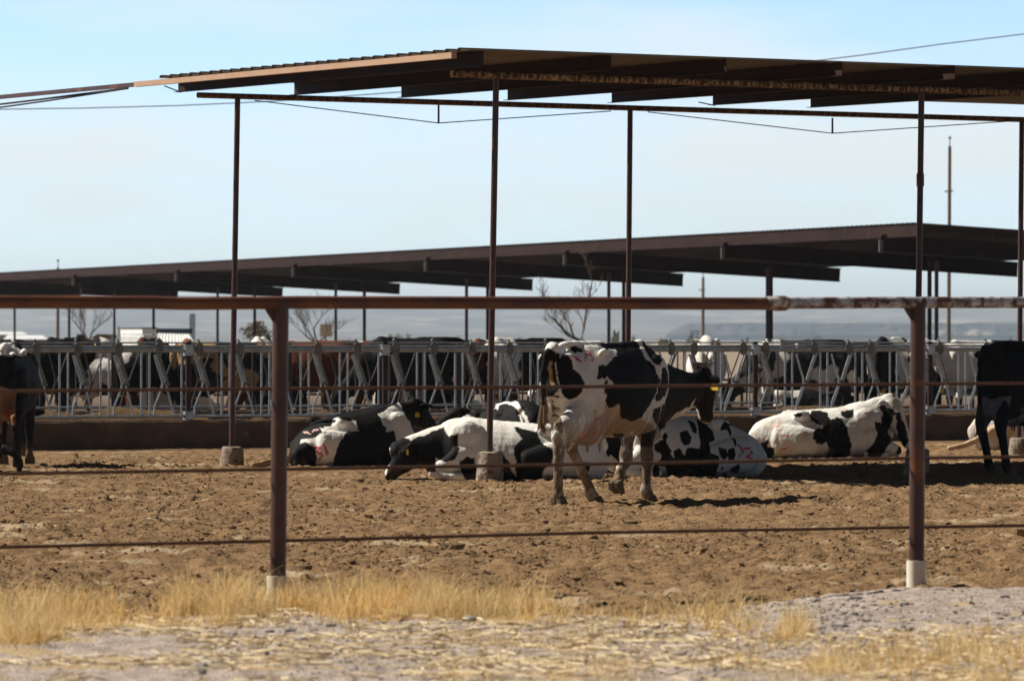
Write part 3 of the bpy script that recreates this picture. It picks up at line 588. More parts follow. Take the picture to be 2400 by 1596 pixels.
def leafy(px, ytop, ybot, wpx, Y, label, m='leaf', name='evergreen_tree', n=900, cat='tree'):
    c = at(px, (ytop + ybot) / 2, Y); h = (ybot - ytop) / F * Y / 2; w = wpx / F * Y / 2; t = thing(name, label, cat, Vector((c.x, Y, 0)))
    a = MB(); a.tube([(c.x, Y, -.2), (c.x, Y, c.z)], [w * .12, w * .06], 6); a.build('trunk', M['bark'], t)
    g = np.random.default_rng(int(px) + 3); lob = g.normal(0, .45, (9, 3)) * np.array([w, w, h]) * np.array([1, 1, .9]); k = g.integers(0, 9, n)
    P = lob[k] + g.normal(0, .26, (n, 3)) * np.array([w, w, h]); P[:, 2] = np.clip(P[:, 2], -h, h * 1.05); P += np.array(c)
    s = min(w, h) * .16; d1 = g.normal(0, 1, (n, 3)); d1 /= np.linalg.norm(d1, axis=1)[:, None]; d2 = np.cross(d1, g.normal(0, 1, (n, 3))); d2 /= np.linalg.norm(d2, axis=1)[:, None]
    s1 = (s * g.uniform(.5, 1.3, n))[:, None]; vv = np.stack([P - d1 * s1, P + d2 * s1 * .6, P + d1 * s1, P - d2 * s1 * .6], 1).reshape(-1, 3) - np.array(wloc(t))
    np_mesh('crown', vv, np.arange(4 * n).reshape(n, 4), M[m], t)
leafy(604, 755, 806, 70, 240, 'dry brown bush behind the left shelter post', 'drybush', 'bush', 700, 'bush'); leafy(617, 767, 795, 20, 236, 'small dark green shrub in front of the dry brown bush', 'leaf', 'bush', 400, 'bush')
for px, y0, y1, w, lb in ((916, 776, 796, 12, 'narrow dark far tree, leftmost of the clump left of centre'), (935, 780, 800, 26, 'broad green far tree in the middle of the clump left of centre'), (957, 781, 800, 15, 'rounded far tree on the right of the clump left of centre'), (975, 790, 806, 14, 'low far tree just right of the clump left of centre'),
                          (822, 793, 808, 16, 'small far tree left of the double far posts'), (1075, 786, 806, 9, 'thin far tree left of the front shelter post'), (1218, 790, 806, 14, 'small far tree right of the front shelter post'), (1485, 786, 806, 14, 'small far tree right of the middle post'),
                          (1556, 793, 812, 34, 'wide low far tree over the walking cow shoulder'), (1622, 776, 812, 30, 'tall dark far tree left of the thin utility pole'), (1652, 784, 812, 16, 'dark far tree on the thin utility pole'), (1751, 790, 806, 12, 'small far tree left of the double post'),
                          (1828, 788, 806, 40, 'broad low far tree right of the double post'), (1914, 788, 806, 40, 'broad low far tree above the feeding cows at right'), (2242, 795, 808, 24, 'low far tree right of the tall wooden pole'), (2368, 790, 806, 10, 'thin far tree at the right edge')):
    leafy(px, y0, y1, w, 560 + (px * 7) % 150, lb, 'leaf', 'evergreen_tree', 260)
def house(px0, px1, y0, y1, Y, label, m='white'):
    t = thing('house', label, 'house', at((px0 + px1) / 2, y1, Y)); a = MB(); quadbox(a, px0 + 2, px1 - 2, (y0 + y1) / 2, y1 + 3, Y, 6); a.build('wall', M['cream'], t)
    a = MB(); p, q = at(px0, (y0 + y1) / 2, Y - .3), at(px1, y0, Y - .3); a.prism([(p.x, p.y, p.z), (q.x, p.y, p.z), (q.x - .3, p.y, q.z), (p.x + .3, p.y, q.z)], (0, 7, 0)); a.build('roof', M[m], t)
house(924, 942, 797, 803, 470, 'tiny pale house below the far tree clump left of centre'); house(1664, 1690, 797, 805, 470, 'tiny cream roofed house right of the thin utility pole', 'cream'); house(1540, 1572, 797, 808, 430, 'tiny brown roofed house over the walking cow shoulder', 'wood')
house(1160, 1215, 803, 812, 300, 'long pale roof low behind the headlocks left of the walking cow')
ff = thing('pipe_fence', 'distant horizontal rail fence behind the feeding cows', 'fence', on_line(1100, WALL + V * 27, U)); P0 = WALL + V * 27
for z in (.75, 1.0):
    a = MB(); p, q = on_line(500, P0, U), on_line(2300, P0, U); p.z = q.z = z - .35; a.tube([p, q], .025, 6); a.build('rail', M['dark'], ff)
for x in np.linspace(520, 2280, 14):
    a = MB(); p = on_line(x, P0, U); a.tube([(p.x, p.y, -.2), (p.x, p.y, .72)], .035, 8); a.build('post', M['dark'], ff)
# ------------------------------------------------------------------ foreground dry grass, straw, clods (uncountable)
def blades(P, h, lean, wid, col, name, label, cat, m, segs=3, droop=.5):
    n = len(P); ang = rng.uniform(0, 2 * np.pi, n); dirv = np.c_[np.cos(ang), np.sin(ang), np.zeros(n)]; sa = rng.uniform(0, np.pi, n); side = np.c_[np.cos(sa), np.sin(sa) * .6, np.zeros(n)]
    vs = []
    for i in range(segs + 1):
        t = i / segs; c = P + np.c_[np.zeros(n), np.zeros(n), h * t * (1 - .12 * droop * t)] + dirv * (lean * h * t ** 1.7)[:, None]; w = (wid * (1 - .8 * t))[:, None] * .5
        vs += [c - side * w, c + side * w]
    vs = np.stack(vs, 1).reshape(-1, 3); k = 2 * (segs + 1); b = np.arange(n)[:, None] * k
    q = np.concatenate([np.stack([b[:, 0] + 2 * i, b[:, 0] + 2 * i + 1, b[:, 0] + 2 * i + 3, b[:, 0] + 2 * i + 2], -1) for i in range(segs)])
    return tag(np_mesh(name, vs, q, m, col=np.repeat(col, k, 0)), label, cat, kind='stuff')
def vz(X, Y): return np.maximum(verge_z(X, Y), pen_z(X, Y) * (Y > 24) - 9 * (Y <= 24))
def gcol(n, a=(.62, .43, .17), b=(.42, .25, .08)):
    t = rng.uniform(0, 1, n)[:, None]; return np.array(a) * t + np.array(b) * (1 - t)
clumps = []                            # x, distance, height, blades, spread
def cl(n, x0, x1, y0, y1, h0, h1, k, s, gap=0.0):
    for i in range(n):
        px = rng.uniform(x0, x1); Y = rng.uniform(y0, y1); X = (px - 1200) / F * Y
        g = float(fbm(np.array([X * 2.6]), np.array([Y * .9]), 201, 3)[0])
        if g < gap: continue
        clumps.append((X, Y, rng.uniform(h0, h1) * (.75 + .7 * (g - .3)), int(k * rng.uniform(.4, 1.3)), s * rng.uniform(.7, 1.3)))
cl(150, 400, 1270, 25.2, 26.6, .11, .25, 85, .06, .34); cl(60, 400, 1270, 24.6, 25.4, .03, .09, 40, .07, .38)
cl(80, -40, 260, 25.0, 26.5, .07, .23, 55, .06, .34); cl(26, -40, 120, 22.8, 24.4, .10, .23, 60, .045, .30); cl(50, 100, 430, 24.3, 25.9, .03, .13, 30, .06, .36)
cl(75, 1250, 1780, 24.4, 26.0, .05, .26, 13, .035, .0); cl(12, 1835, 1890, 23.4, 24.8, .12, .25, 30, .03, .0); cl(150, 1050, 2420, 20.4, 24.0, .02, .12, 26, .07, .34); cl(50, 1900, 2420, 20.2, 22.6, .04, .14, 40, .07, .30); cl(50, 100, 1000, 21.0, 24.6, .02, .06, 9, .05, .40)
P, h, gc = [], [], []
for (x, y, hh, n, s) in clumps:
    q = rng.normal(0, s, (n, 2)); P.append(np.c_[x + q[:, 0], y + q[:, 1] * 1.6]); h.append(1.15 * hh * rng.uniform(.3, 1.2, n) * np.exp(-(q ** 2).sum(1) / (2 * (2.4 * s) ** 2)))
    t = rng.uniform(0, 1); b = rng.uniform(.75, 1.12); gc.append(gcol(n, (.96, .76, .42), (.70, .49, .21)) * b * (np.array((1, .86, .62)) if t < .22 else np.array((1, 1, 1))))
P = np.concatenate(P); h = np.concatenate(h); gc = np.clip(np.concatenate(gc), 0, 1); P = np.c_[P, vz(P[:, 0], P[:, 1]) - .01]
blades(P, h, rng.gamma(1.5, .30, len(P)), rng.uniform(.003, .0085, len(P)), gc, 'dry_grass', 'golden dry grass tufts along the foot of the fence', 'grass', M['blade'])
n = 8200; px = rng.uniform(-60, 2460, n); Y = 19.6 + (26.2 - 19.6) * rng.uniform(0, 1, n) ** .9; X = (px - 1200) / F * Y
keep = fbm(X * 1.6, Y * 1.2, 91, 3) + .10 * (px > 1000) * (Y < 24.0) - .25 * ((px > 1700) & (Y > 24.3)) > .43; X, Y = X[keep], Y[keep]; n = len(X)
ang = rng.uniform(0, np.pi, n); L = rng.gamma(1.7, .036, n) + .015; d = np.c_[np.cos(ang), np.sin(ang), rng.normal(0, .10, n)] * L[:, None] / 2; w = rng.uniform(.0018, .0052, n)[:, None]; s = np.c_[-np.sin(ang), np.cos(ang), np.zeros(n)] * w
c = np.c_[X, Y, vz(X, Y) + rng.uniform(.004, .02, n)]; up = np.array([0, 0, 1]) * w
vs = np.stack([c - d - s, c - d + s, c + d + s, c + d - s, c - d + up * 1.3, c + d + up * 1.3], 1).reshape(-1, 3); b = np.arange(n)[:, None] * 6
q = np.concatenate([b + np.array(f) for f in ((0, 3, 5, 4), (1, 4, 5, 2), (0, 1, 2, 3))])
tag(np_mesh('straw_litter', vs, q, M['blade'], col=np.repeat(gcol(n, (.90, .78, .54), (.54, .40, .22)), 6, 0)), 'pale broken straw scattered over the gravel', 'straw', kind='stuff')
def lumps(n, Xf, Yf, size, name, label, m, zf=None, patch=True):
    ico = bmesh.new(); bmesh.ops.create_icosphere(ico, subdivisions=1, radius=1); bv = np.array([v.co[:] for v in ico.verts]); bf = np.array([[v.index for v in f.verts] for f in ico.faces]); ico.free()
    X, Y = Xf(n), Yf(n)
    if patch: kp = rng.uniform(0, 1, n) < np.clip((fbm(X * .9, Y * .35, 57, 3) - .30) * 4.5, .12, 1); X, Y = X[kp], Y[kp]
    n = len(X); sc = size(n, Y); k = len(bv); ax = rng.uniform(.6, 1.4, (n, 1, 3)) * np.array([1.2, 1.2, .7]); vv = bv[None] * ax * sc[:, None, None] * (1 + rng.normal(0, .16, (n, k, 1)))
    vv += np.c_[X, Y, (zf or pen_z)(X, Y) + sc * .25][:, None, :]
    return tag(np_mesh(name, vv.reshape(-1, 3), (np.arange(n)[:, None, None] * k + bf[None]).reshape(-1, 3), m), label, 'clods', kind='stuff')
def yy(n): return F * 1.45 / rng.uniform(255, 655, n)
lumps(95000, lambda n: rng.uniform(-5.5, 5.5, n), lambda n: 25.9 + 36 * rng.uniform(0, 1, n) ** 1.2, lambda n, Y: rng.gamma(1.5, .0026, n) * (1 + 2.2 * (rng.uniform(0, 1, n) > .985)) + .0035, 'dirt_clods', 'crumbly brown dirt clods over the pen floor', M['clod'])

M['stone'] = mat('grey_stone', (.42, .38, .35), (.20, .175, .16), 3, .95)
lumps(11000, lambda n: 3.2 - 4.6 * rng.uniform(0, 1, n) ** 1.6, lambda n: rng.uniform(20.2, 28.2, n), lambda n, Y: rng.gamma(1.6, .0028, n) + .003, 'gravel_stones', 'small grey gravel stones on the verge', M['stone'], verge_z)
# ------------------------------------------------------------------ cattle
def catmull(P, n):
    P = [np.array(p, float) for p in P]; out = []
    for i in range(len(P) - 1):
        p0, p1, p2, p3 = P[max(i - 1, 0)], P[i], P[i + 1], P[min(i + 2, len(P) - 1)]
        for k in range(n):
            t = k / n; out.append(.5 * (2 * p1 + (p2 - p0) * t + (2 * p0 - 5 * p1 + 4 * p2 - p3) * t * t + (3 * p1 - p0 - 3 * p2 + p3) * t ** 3))
    out.append(P[-1]); return np.array(out)
class Flesh:
    """closed lofts that are fused into one continuous skin"""
    def __init__(s): s.v = []; s.f = []
    def loft(s, pts, rad, side=(0, 1, 0), n=20, sub=5, p=2.0, pinch=0.0):
        D = catmull([tuple(a) + tuple(b[:2]) for a, b in zip(pts, rad)], sub); C_, Rr = D[:, :3], np.maximum(D[:, 3:], .004)
        T = np.gradient(C_, axis=0); T /= np.linalg.norm(T, axis=1)[:, None]
        def ring(c, t, ra, rb):
            sd = np.array(side, float); sd = sd - t * sd.dot(t); sd /= np.linalg.norm(sd); nn = np.cross(t, sd)
            nn = nn if nn[2] >= 0 or abs(t[2]) > .8 else -nn
            w = 2 * np.pi * np.arange(n) / n; cs, sn = np.cos(w), np.sin(w); e = 2.0 / p
            x = np.sign(cs) * np.abs(cs) ** e; y = np.sign(sn) * np.abs(sn) ** e; x = x * (1 - pinch * np.clip(y, 0, 1))
            return c + np.outer(x * ra, sd) + np.outer(y * rb, nn)
        rings = []
        for u in (.12, .45, .78): rings.append(ring(C_[0] - T[0] * min(Rr[0]) * (1 - u) * .8, T[0], *(Rr[0] * math.sqrt(1 - (1 - u) ** 2))))
        for c, t, r in zip(C_, T, Rr): rings.append(ring(c, t, *r))
        for u in (.78, .45, .12): rings.append(ring(C_[-1] + T[-1] * min(Rr[-1]) * (1 - u) * .8, T[-1], *(Rr[-1] * math.sqrt(1 - (1 - u) ** 2))))
        b = len(s.v); s.v += [v for r in rings for v in r]; m = len(rings)
        for i in range(m - 1):
            for k in range(n): s.f.append((b + i * n + k, b + i * n + (k + 1) % n, b + (i + 1) * n + (k + 1) % n, b + (i + 1) * n + k))
        s.f.append(tuple(b + k for k in reversed(range(n)))); s.f.append(tuple(b + (m - 1) * n + k for k in range(n)))
    def ball(s, c, r, dirv=(1, 0, 0)):
        c = np.array(c, float); d = np.array(dirv, float); d /= np.linalg.norm(d); k = r[0] * .6
        s.loft([c - d * k, c, c + d * k], [(r[1] * .8, r[2] * .8), (r[1], r[2]), (r[1] * .8, r[2] * .8)], side=(0, 1, 0) if abs(d[1]) < .8 else (1, 0, 0), n=14, sub=4)
    def skin(s, name, voxel, it=5, parent=None):
        me = bpy.data.meshes.new(name); me.from_pydata([tuple(v) for v in s.v], [], s.f)
        bm = bmesh.new(); bm.from_mesh(me); bmesh.ops.recalc_face_normals(bm, faces=bm.faces); bm.to_mesh(me); bm.free()
        o = bpy.data.objects.new(name, me); C.objects.link(o)
        md = o.modifiers.new('r', 'REMESH'); md.mode = 'VOXEL'; md.voxel_size = voxel
        sm = o.modifiers.new('s', 'SMOOTH'); sm.factor = .5; sm.iterations = it
        dg = bpy.context.evaluated_depsgraph_get(); m2 = bpy.data.meshes.new_from_object(o.evaluated_get(dg)); o.modifiers.clear()
        old = o.data; o.data = m2; bpy.data.meshes.remove(old); m2.name = name
        nv = len(m2.vertices); cc = np.zeros(nv * 3); nr = np.zeros(nv * 3); m2.vertices.foreach_get('co', cc); m2.vertices.foreach_get('normal', nr); cc = cc.reshape(-1, 3); nr = nr.reshape(-1, 3)
        dd = (fbm(cc[:, 0] * 9, cc[:, 2] * 7 + cc[:, 1] * 6, 15, 2) - .37) * .022 + (fbm(cc[:, 0] * 26, cc[:, 2] * 22 + cc[:, 1] * 20, 19, 2) - .37) * .010
        m2.vertices.foreach_set('co', (cc + nr * dd[:, None]).ravel())
        m2.polygons.foreach_set('use_smooth', [True] * len(m2.polygons)); m2.materials.clear(); m2.materials.append(M['coat']); o.parent = parent
        return o
def co(o):
    a = np.zeros(len(o.data.vertices) * 3); o.data.vertices.foreach_get('co', a); return a.reshape(-1, 3)
def set_tint(o, col):
    a = o.data.attributes.new('tint', 'FLOAT_COLOR', 'POINT'); a.data.foreach_set('color', np.c_[np.clip(col, 0, 1), np.ones(len(col))].astype(np.float32).ravel())
def inpoly(P, poly):
    x, y = P[:, 0], P[:, 1]; r = np.zeros(len(P), bool); n = len(poly)
    for i in range(n):
        (x1, y1), (x2, y2) = poly[i], poly[(i + 1) % n]
        if y1 == y2: continue
        c = ((y1 > y) != (y2 > y)) & (x < (x2 - x1) * (y - y1) / (y2 - y1) + x1); r ^= c
    return r
def nearline(P, ln, w):
    d = np.full(len(P), 1e9)
    for a, b in zip(ln[:-1], ln[1:]):
        a, b = np.array(a, float), np.array(b, float); ab = b - a; t = np.clip(((P - a) @ ab) / max(ab @ ab, 1e-9), 0, 1); d = np.minimum(d, np.linalg.norm(P - a - t[:, None] * ab, axis=1))
    return d < w
BLK, WHT, TAN, PNK, MRK, MUD = (np.array(c) for c in ((.0075, .0065, .0065), (.76, .735, .68), (.42, .26, .12), (.66, .42, .37), (.62, .07, .12), (.12, .082, .052)))
BRN, GRY = np.array((.15, .045, .018)), np.array((.05, .045, .045))
class Pose:
    """local x forward, y left, z up <-> where the animal stands"""
    def __init__(s, px, Y, heading):
        s.x, s.y = (px - CXP) / F * Y, Y; s.c, s.s = math.cos(R(heading)), math.sin(R(heading)); s.h = heading
    def lp(s, px, py, y=0.0):               # frame position -> local point on the plane at lateral offset y
        k = (px - CXP) / F; x = (k * (s.y + y * s.c) - s.x + y * s.s) / (s.c - k * s.s); Yw = s.y + x * s.s + y * s.c
        return np.array((x, y, CAMH - (py - HZ) / F * Yw))
    def lx(s, px, py, x):                   # same on the plane at given local x
        k = (px - CXP) / F; y = (k * (s.y + x * s.s) - s.x - x * s.c) / (-s.s - k * s.c); Yw = s.y + x * s.s + y * s.c
        return np.array((x, y, CAMH - (py - HZ) / F * Yw))
    def pix(s, L):
        X = s.x + L[:, 0] * s.c - L[:, 1] * s.s; Y = s.y + L[:, 0] * s.s + L[:, 1] * s.c
        return np.c_[CXP + F * X / Y, HZ + F * (CAMH - L[:, 2]) / Y]
    def root(s, label, name='cow', group=None): return thing(name, label, 'cow', (s.x, s.y, 0), R(s.h), group)
def zoom(poly, x0, y0, k): return [(x0 + x / k, y0 + y / k) for x, y in poly]
def coat(o, pose, base, layers, mud=.35, dirty=.10, seed=0, jit=2.2):
    """layers: (colour, polygon or list of lines with width, soft) traced as the pattern lies on the flank"""
    L = co(o); P = pose.pix(L); j = np.c_[fbm(L[:, 0] * 14 + seed, L[:, 2] * 14 + L[:, 1] * 9, seed, 3), fbm(L[:, 0] * 14 + 50, L[:, 2] * 14 + L[:, 1] * 9 + seed, seed + 3, 3)] - .44
    Pj = P + j * jit * 5; col = np.tile(base, (len(L), 1)).astype(float)
    for c, shape, *ex in layers:
        if ex and ex[0] == 'line': mk = nearline(P + j * 3, shape, ex[1]) & (fbm(L[:, 0] * 40, L[:, 2] * 40, 5, 2) > ex[2])
        elif ex and ex[0] == 'speck': mk = inpoly(Pj, shape) & (fbm(L[:, 0] * 30 + L[:, 1] * 13, L[:, 2] * 30, 5, 3) > ex[1])
        elif ex and ex[0] == 'spot': mk = inpoly(Pj, shape) & (fbm(L[:, 0] * 5.5 + seed, L[:, 2] * 6.5 + L[:, 1] * 5, 5, 2) > ex[1])
        else: mk = inpoly(Pj, shape)
        col[mk] = c
    return finish(o, L, col, mud, dirty, seed)
def finish(o, L, col, mud, dirty, seed):
    n1 = fbm(L[:, 0] * 8 + seed, L[:, 2] * 8 + L[:, 1] * 5, 31 + seed, 4)
    col = col * (0.90 + .2 * n1)[:, None]
    light = (col.mean(1) > .3)[:, None]; dz = np.clip((n1 - .42) * 5, 0, 1) * dirty; col = col * (1 - dz[:, None] * light) + TAN * .7 * dz[:, None] * light
    m = np.clip((mud - L[:, 2]) / .25 + (n1 - .45) * 2.2, 0, 1)[:, None] * .85; col = col * (1 - m) + MUD * (.7 + .7 * n1)[:, None] * m
    set_tint(o, col); return o
def noise_coat(o, seed, dark, lightc, thr, scale=1.5, mud=.3, axis=None):
    L = co(o); n = fbm(L[:, 0] * scale + seed * 7.3, L[:, 2] * scale + np.abs(L[:, 1]) * .8 + seed * 3.1, 100 + seed, 3) + .04 * (fbm(L[:, 0] * 12, L[:, 2] * 12, 3, 2) - .4)
    col = np.where((n > thr)[:, None], lightc, dark).astype(float); finish(o, L, col, mud, .25, seed)
def head(fl_, poll, muz, lat=(0, 1, 0), s=1.0, ears=True, droop=.0):
    poll, muz = np.array(poll, float), np.array(muz, float); d = muz - poll; Ln = np.linalg.norm(d); d /= Ln; lat = np.array(lat, float); lat -= d * lat.dot(d); lat /= np.linalg.norm(lat)
    up = np.cross(d, lat); up = up if up[2] > 0 or (abs(d[2]) > .8) else -up
    at_ = lambda t, h=0.0: poll + d * Ln * t + up * h * s
    fl_.loft([at_(-.08), at_(.10, -.01), at_(.32, -.02), at_(.55, -.015), at_(.78, -.01), at_(.93, -.01), at_(1.0, -.012)],
             [(.075 * s, .085 * s), (.105 * s, .125 * s), (.108 * s, .135 * s), (.082 * s, .108 * s), (.066 * s, .078 * s), (.075 * s, .068 * s), (.055 * s, .045 * s)], side=lat, n=18, sub=4, p=2.4)
    if ears:
        for sg in (1, -1):
            e0 = at_(.04, .0) + lat * sg * .085 * s; e1 = e0 + lat * sg * .19 * s - d * .02 * s + np.array((0, 0, -droop * .1)); em = (e0 + e1) / 2 + up * .015
            fl_.loft([e0, em, e1], [(.028 * s, .022 * s), (.055 * s, .018 * s), (.018 * s, .010 * s)], side=d, n=12, sub=5)
    return d, lat, up, Ln
def add_eyes(root, poll, d, lat, up, Ln, s=1.0):
    for sg in (1, -1):
        a = MB(); a.ball(Vector(poll + d * Ln * .30 + up * .045 * s + lat * sg * .098 * s), .02 * s, .02 * s, .02 * s, 8, 6); a.build('eye', M['horn'], root, True, local=True)
def ear_tag(root, p, m='tagy', w=.035, h=.05, ax=(0, 1, 0)):
    a = MB(); ax = Vector(ax).normalized(); n = ax.cross(Zv).normalized(); p = Vector(p)
    a.prism([p - ax * w * .35 + n * .0, p + ax * w * .35, p + ax * w - Zv * h * .5, p + ax * w * .9 - Zv * h * 1.4, p - ax * w * .9 - Zv * h * 1.4, p - ax * w - Zv * h * .5], n * .006)
    a.build('ear_tag', M[m], root, local=True)
TR = [(-.86, 1.30, 1.12, .07), (-.80, 1.375, 1.03, .15), (-.70, 1.41, .88, .20), (-.55, 1.43, .74, .245), (-.34, 1.435, .66, .275), (-.05, 1.405, .60, .325), (.2, 1.40, .585, .335), (.45, 1.41, .60, .30), (.62, 1.43, .66, .25), (.78, 1.36, .74, .195), (.90, 1.22, .86, .11)]
def trunk(f, TRr, p=2.25, pinch=.34):
    f.loft([(x, 0, (a + b) / 2) for x, a, b, w in TRr], [(w, (a - b) / 2) for x, a, b, w in TRr], n=28, sub=4, p=p, pinch=pinch)
def bones(f, z=1.37, sc=1.0):
    for sg in (1, -1):
        f.ball((-.34, sg * .205, z - .025), (.08, .035, .035), (1, .0, 0)); f.ball((-.80, sg * .125, z - .07), (.07, .05, .05)); f.ball((.60, sg * .17, 1.12), (.16, .10, .22))
    f.loft([(-.9, 0, 1.30), (-.7, 0, 1.41), (-.3, 0, 1.425), (.2, 0, 1.405), (.6, 0, 1.425)], [(.03, .03), (.045, .035), (.045, .03), (.045, .03), (.05, .04)], n=10)
def hind(f, hk, ft, toe, y, hip=(-.58, 1.10)):
    """hk hock, ft fetlock, toe: local points"""
    hk, ft, toe = (np.array(q, float) for q in (hk, ft, toe))
    f.loft([(hip[0], y * 1.0, hip[1]), (hip[0] + .03, y * 1.15, .92), (hk[0] * .4 + (hip[0] + .08) * .6, y * 1.1, .76), hk + (.02, 0, .10), hk, hk * .5 + ft * .5 + np.array((.0, 0, .02)), ft + (0, 0, .04), ft],
           [(.10, .22), (.10, .20), (.092, .155), (.074, .104), (.054, .072), (.042, .052), (.044, .052), (.054, .058)], n=16, sub=4)
    f.loft([(hip[0] + .30, y * 1.15, .88), (hip[0] + .22, y * 1.15, .74), hk * .35 + np.array((hip[0] + .16, y * 1.1, .72)) * .65], [(.08, .13), (.085, .12), (.05, .08)], n=14)
    f.loft([ft, (ft + toe) / 2 + (0, 0, .0), toe], [(.052, .056), (.056, .050), (.058, .045)], n=12)
def fore(f, el, kn, ft, toe, y):
    el, kn, ft, toe = (np.array(q, float) for q in (el, kn, ft, toe))
    f.loft([(.58, y * 1.05, 1.02), (el + (0, 0, .12)), el, el * .45 + kn * .55, kn + (0, 0, .04), kn - (0, 0, .03), kn * .5 + ft * .5, ft + (0, 0, .03), ft],
           [(.09, .16), (.09, .14), (.078, .105), (.056, .068), (.062, .068), (.054, .058), (.042, .046), (.045, .052), (.054, .058)], n=16, sub=4)
    f.loft([ft, (ft + toe) / 2, toe], [(.052, .056), (.056, .050), (.058, .045)], n=12)
def hooves(root, toes, dirs=None):
    for i, t in enumerate(toes):
        t = Vector(t); d = Vector(dirs[i]) if dirs else Vector((1, 0, 0)); d = d.normalized(); a = MB()
        lat = Vector((0, 1, 0)); u = lat.cross(d); u = u if u.z > 0 or abs(d.z) > .6 else -u
        for sg in (1, -1):
            c = t + lat * sg * .030
            pr = [c - d * .055 + u * .045, c + d * .010 + u * .05, c + d * .085 - u * .03, c + d * .08 - u * .047, c - d * .06 - u * .047]
            a.prism([p - lat * .026 for p in pr], lat * .052)
        o = a.build('hoof', M['hoof'], root, local=True)
        bv = o.modifiers.new('b', 'BEVEL'); bv.width = .012; bv.segments = 2
def udder(f, x=-.40, z=.68, s=1.0):
    f.ball((x, 0, z), (.26 * s, .15 * s, .15 * s)); f.ball((x - .12, 0, z + .04), (.2 * s, .13 * s, .17 * s))
    for sx, sy in ((.10, .07), (.10, -.07), (-.08, .06), (-.08, -.06)): f.loft([(x + sx * s, sy * s, z - .10 * s), (x + sx * s, sy * s, z - .20 * s)], [(.02, .02), (.013, .013)], n=8, sub=2)
def tail(f, root, pts, sw, hair='hair'):
    f.loft(pts, [(.05, .05)] + [(.036 - .012 * i / len(pts), .036 - .012 * i / len(pts)) for i in range(len(pts) - 1)], n=10, sub=4)
    if sw is not None:
        a = MB(); g = random.Random(3); p0 = Vector(pts[-1])
        for k in range(44):
            o = Vector((g.uniform(-.018, .018), g.uniform(-.018, .018), 0)); q = Vector(sw); w = Vector((g.uniform(-.045, .045), g.uniform(-.045, .045), g.uniform(-.03, .09)))
            a.tube([p0 + o + Zv * .05, p0.lerp(q, .5) + o * 1.9, q + w], [.009, .010, .002], 5)
        a.build('tail_switch', M[hair], root, True, local=True)
# ---- the walking cow
ps = Pose(1417, 43.8, 57.0); Z3 = lambda x, y: (1230 + x / 3.734, 780 + y / 3.734)
rt = ps.root('black and white cow walking away to the right in front of the lying cows')
f = Flesh(); trunk(f, TR); bones(f)
q = lambda x, y, l: ps.lp(*Z3(x, y), l)
yh, yf = .135, .14
tl_ = [q(620 - 320, 1478, -yh), q(622, 1470, yh), q(1095, 1462, -yf), q(800, 1345, yf)]
hind(f, q(298, 965, -yh), q(290, 1400, -yh), tl_[0], -yh); hind(f, q(392, 965, yh), q(565, 1392, yh), tl_[1], yh)
fore(f, q(1065, 830, -yf), q(1068, 1110, -yf), q(1058, 1370, -yf), tl_[2], -yf); fore(f, q(900, 830, yf), q(885, 1100, yf), q(838, 1230, yf), tl_[3], yf)
pk, mz = q(1555, 375, -.02), q(1592, 765, -.02)
nk = [q(1010, 500, 0), q(1190, 520, 0), q(1330, 520, 0), q(1450, 490, 0), q(1545, 430, -.02)]
f.loft(nk, [(.20, .34), (.165, .285), (.125, .225), (.105, .165), (.09, .11)], n=22, pinch=.3)
f.loft([q(1160, 740, 0), q(1130, 860, 0), q(1060, 920, 0)], [(.09, .11), (.075, .085), (.05, .055)], n=12)
lat = (np.array((.20, .98, 0))); hd = head(f, pk, mz, lat, 1.0, ears=False)
er0 = pk - np.array((.02, .085, .05)); er1 = ps.lp(*Z3(1712, 415), -.25); f.loft([er0, (er0 + er1) / 2 + (0, 0, .012), er1], [(.03, .03), (.02, .062), (.008, .03)], side=(1, .0, .2), n=12)
el0 = pk + np.array((.0, .085, -.03)); f.loft([el0, el0 + (.03, .10, .01), el0 + (.02, .19, .0)], [(.03, .03), (.02, .06), (.008, .025)], side=(1, 0, .2), n=12)
udder(f, -.30, .665, 1.0)
tp = [ps.lp(*Z3(215, 165), .0), ps.lp(*Z3(178, 250), .03), ps.lp(*Z3(160, 400), .05), ps.lp(*Z3(158, 560), .05), ps.lp(*Z3(160, 690), .05)]
tail(f, rt, tp, ps.lp(*Z3(143, 880), .05))
f.loft([ps.lp(*Z3(250, 130), 0), ps.lp(*Z3(215, 170), 0)], [(.07, .06), (.05, .05)], n=10)
body = f.skin('body', .0125, 11, rt); add_eyes(rt, pk, *hd)
L_ = co(body)
ear_tag(rt, (er0 * .35 + er1 * .65) - np.array((.045, 0, .03)), 'tagy', .05, .042, (0.15, 1, 0))
a = MB(); g = random.Random(5)
for k in range(40):
    b_ = Vector(pk) + Vector((g.uniform(-.10, .02), g.uniform(-.07, .07), .07)); a.tube([b_, b_ + Vector((g.uniform(-.02, .04), g.uniform(-.03, .03), g.uniform(.03, .055))), b_ + Vector((g.uniform(.0, .08), g.uniform(-.05, .05), g.uniform(.02, .06)))], [.007, .006, .002], 4)
a.build('poll_tuft', M['hairdark'], rt, True, local=True)
hooves(rt, tl_, [(1, 0, 0), (1, 0, 0), (1, 0, 0), (.35, 0, -1)])
W = lambda *p: zoom(p, 1230, 780, 3.734)
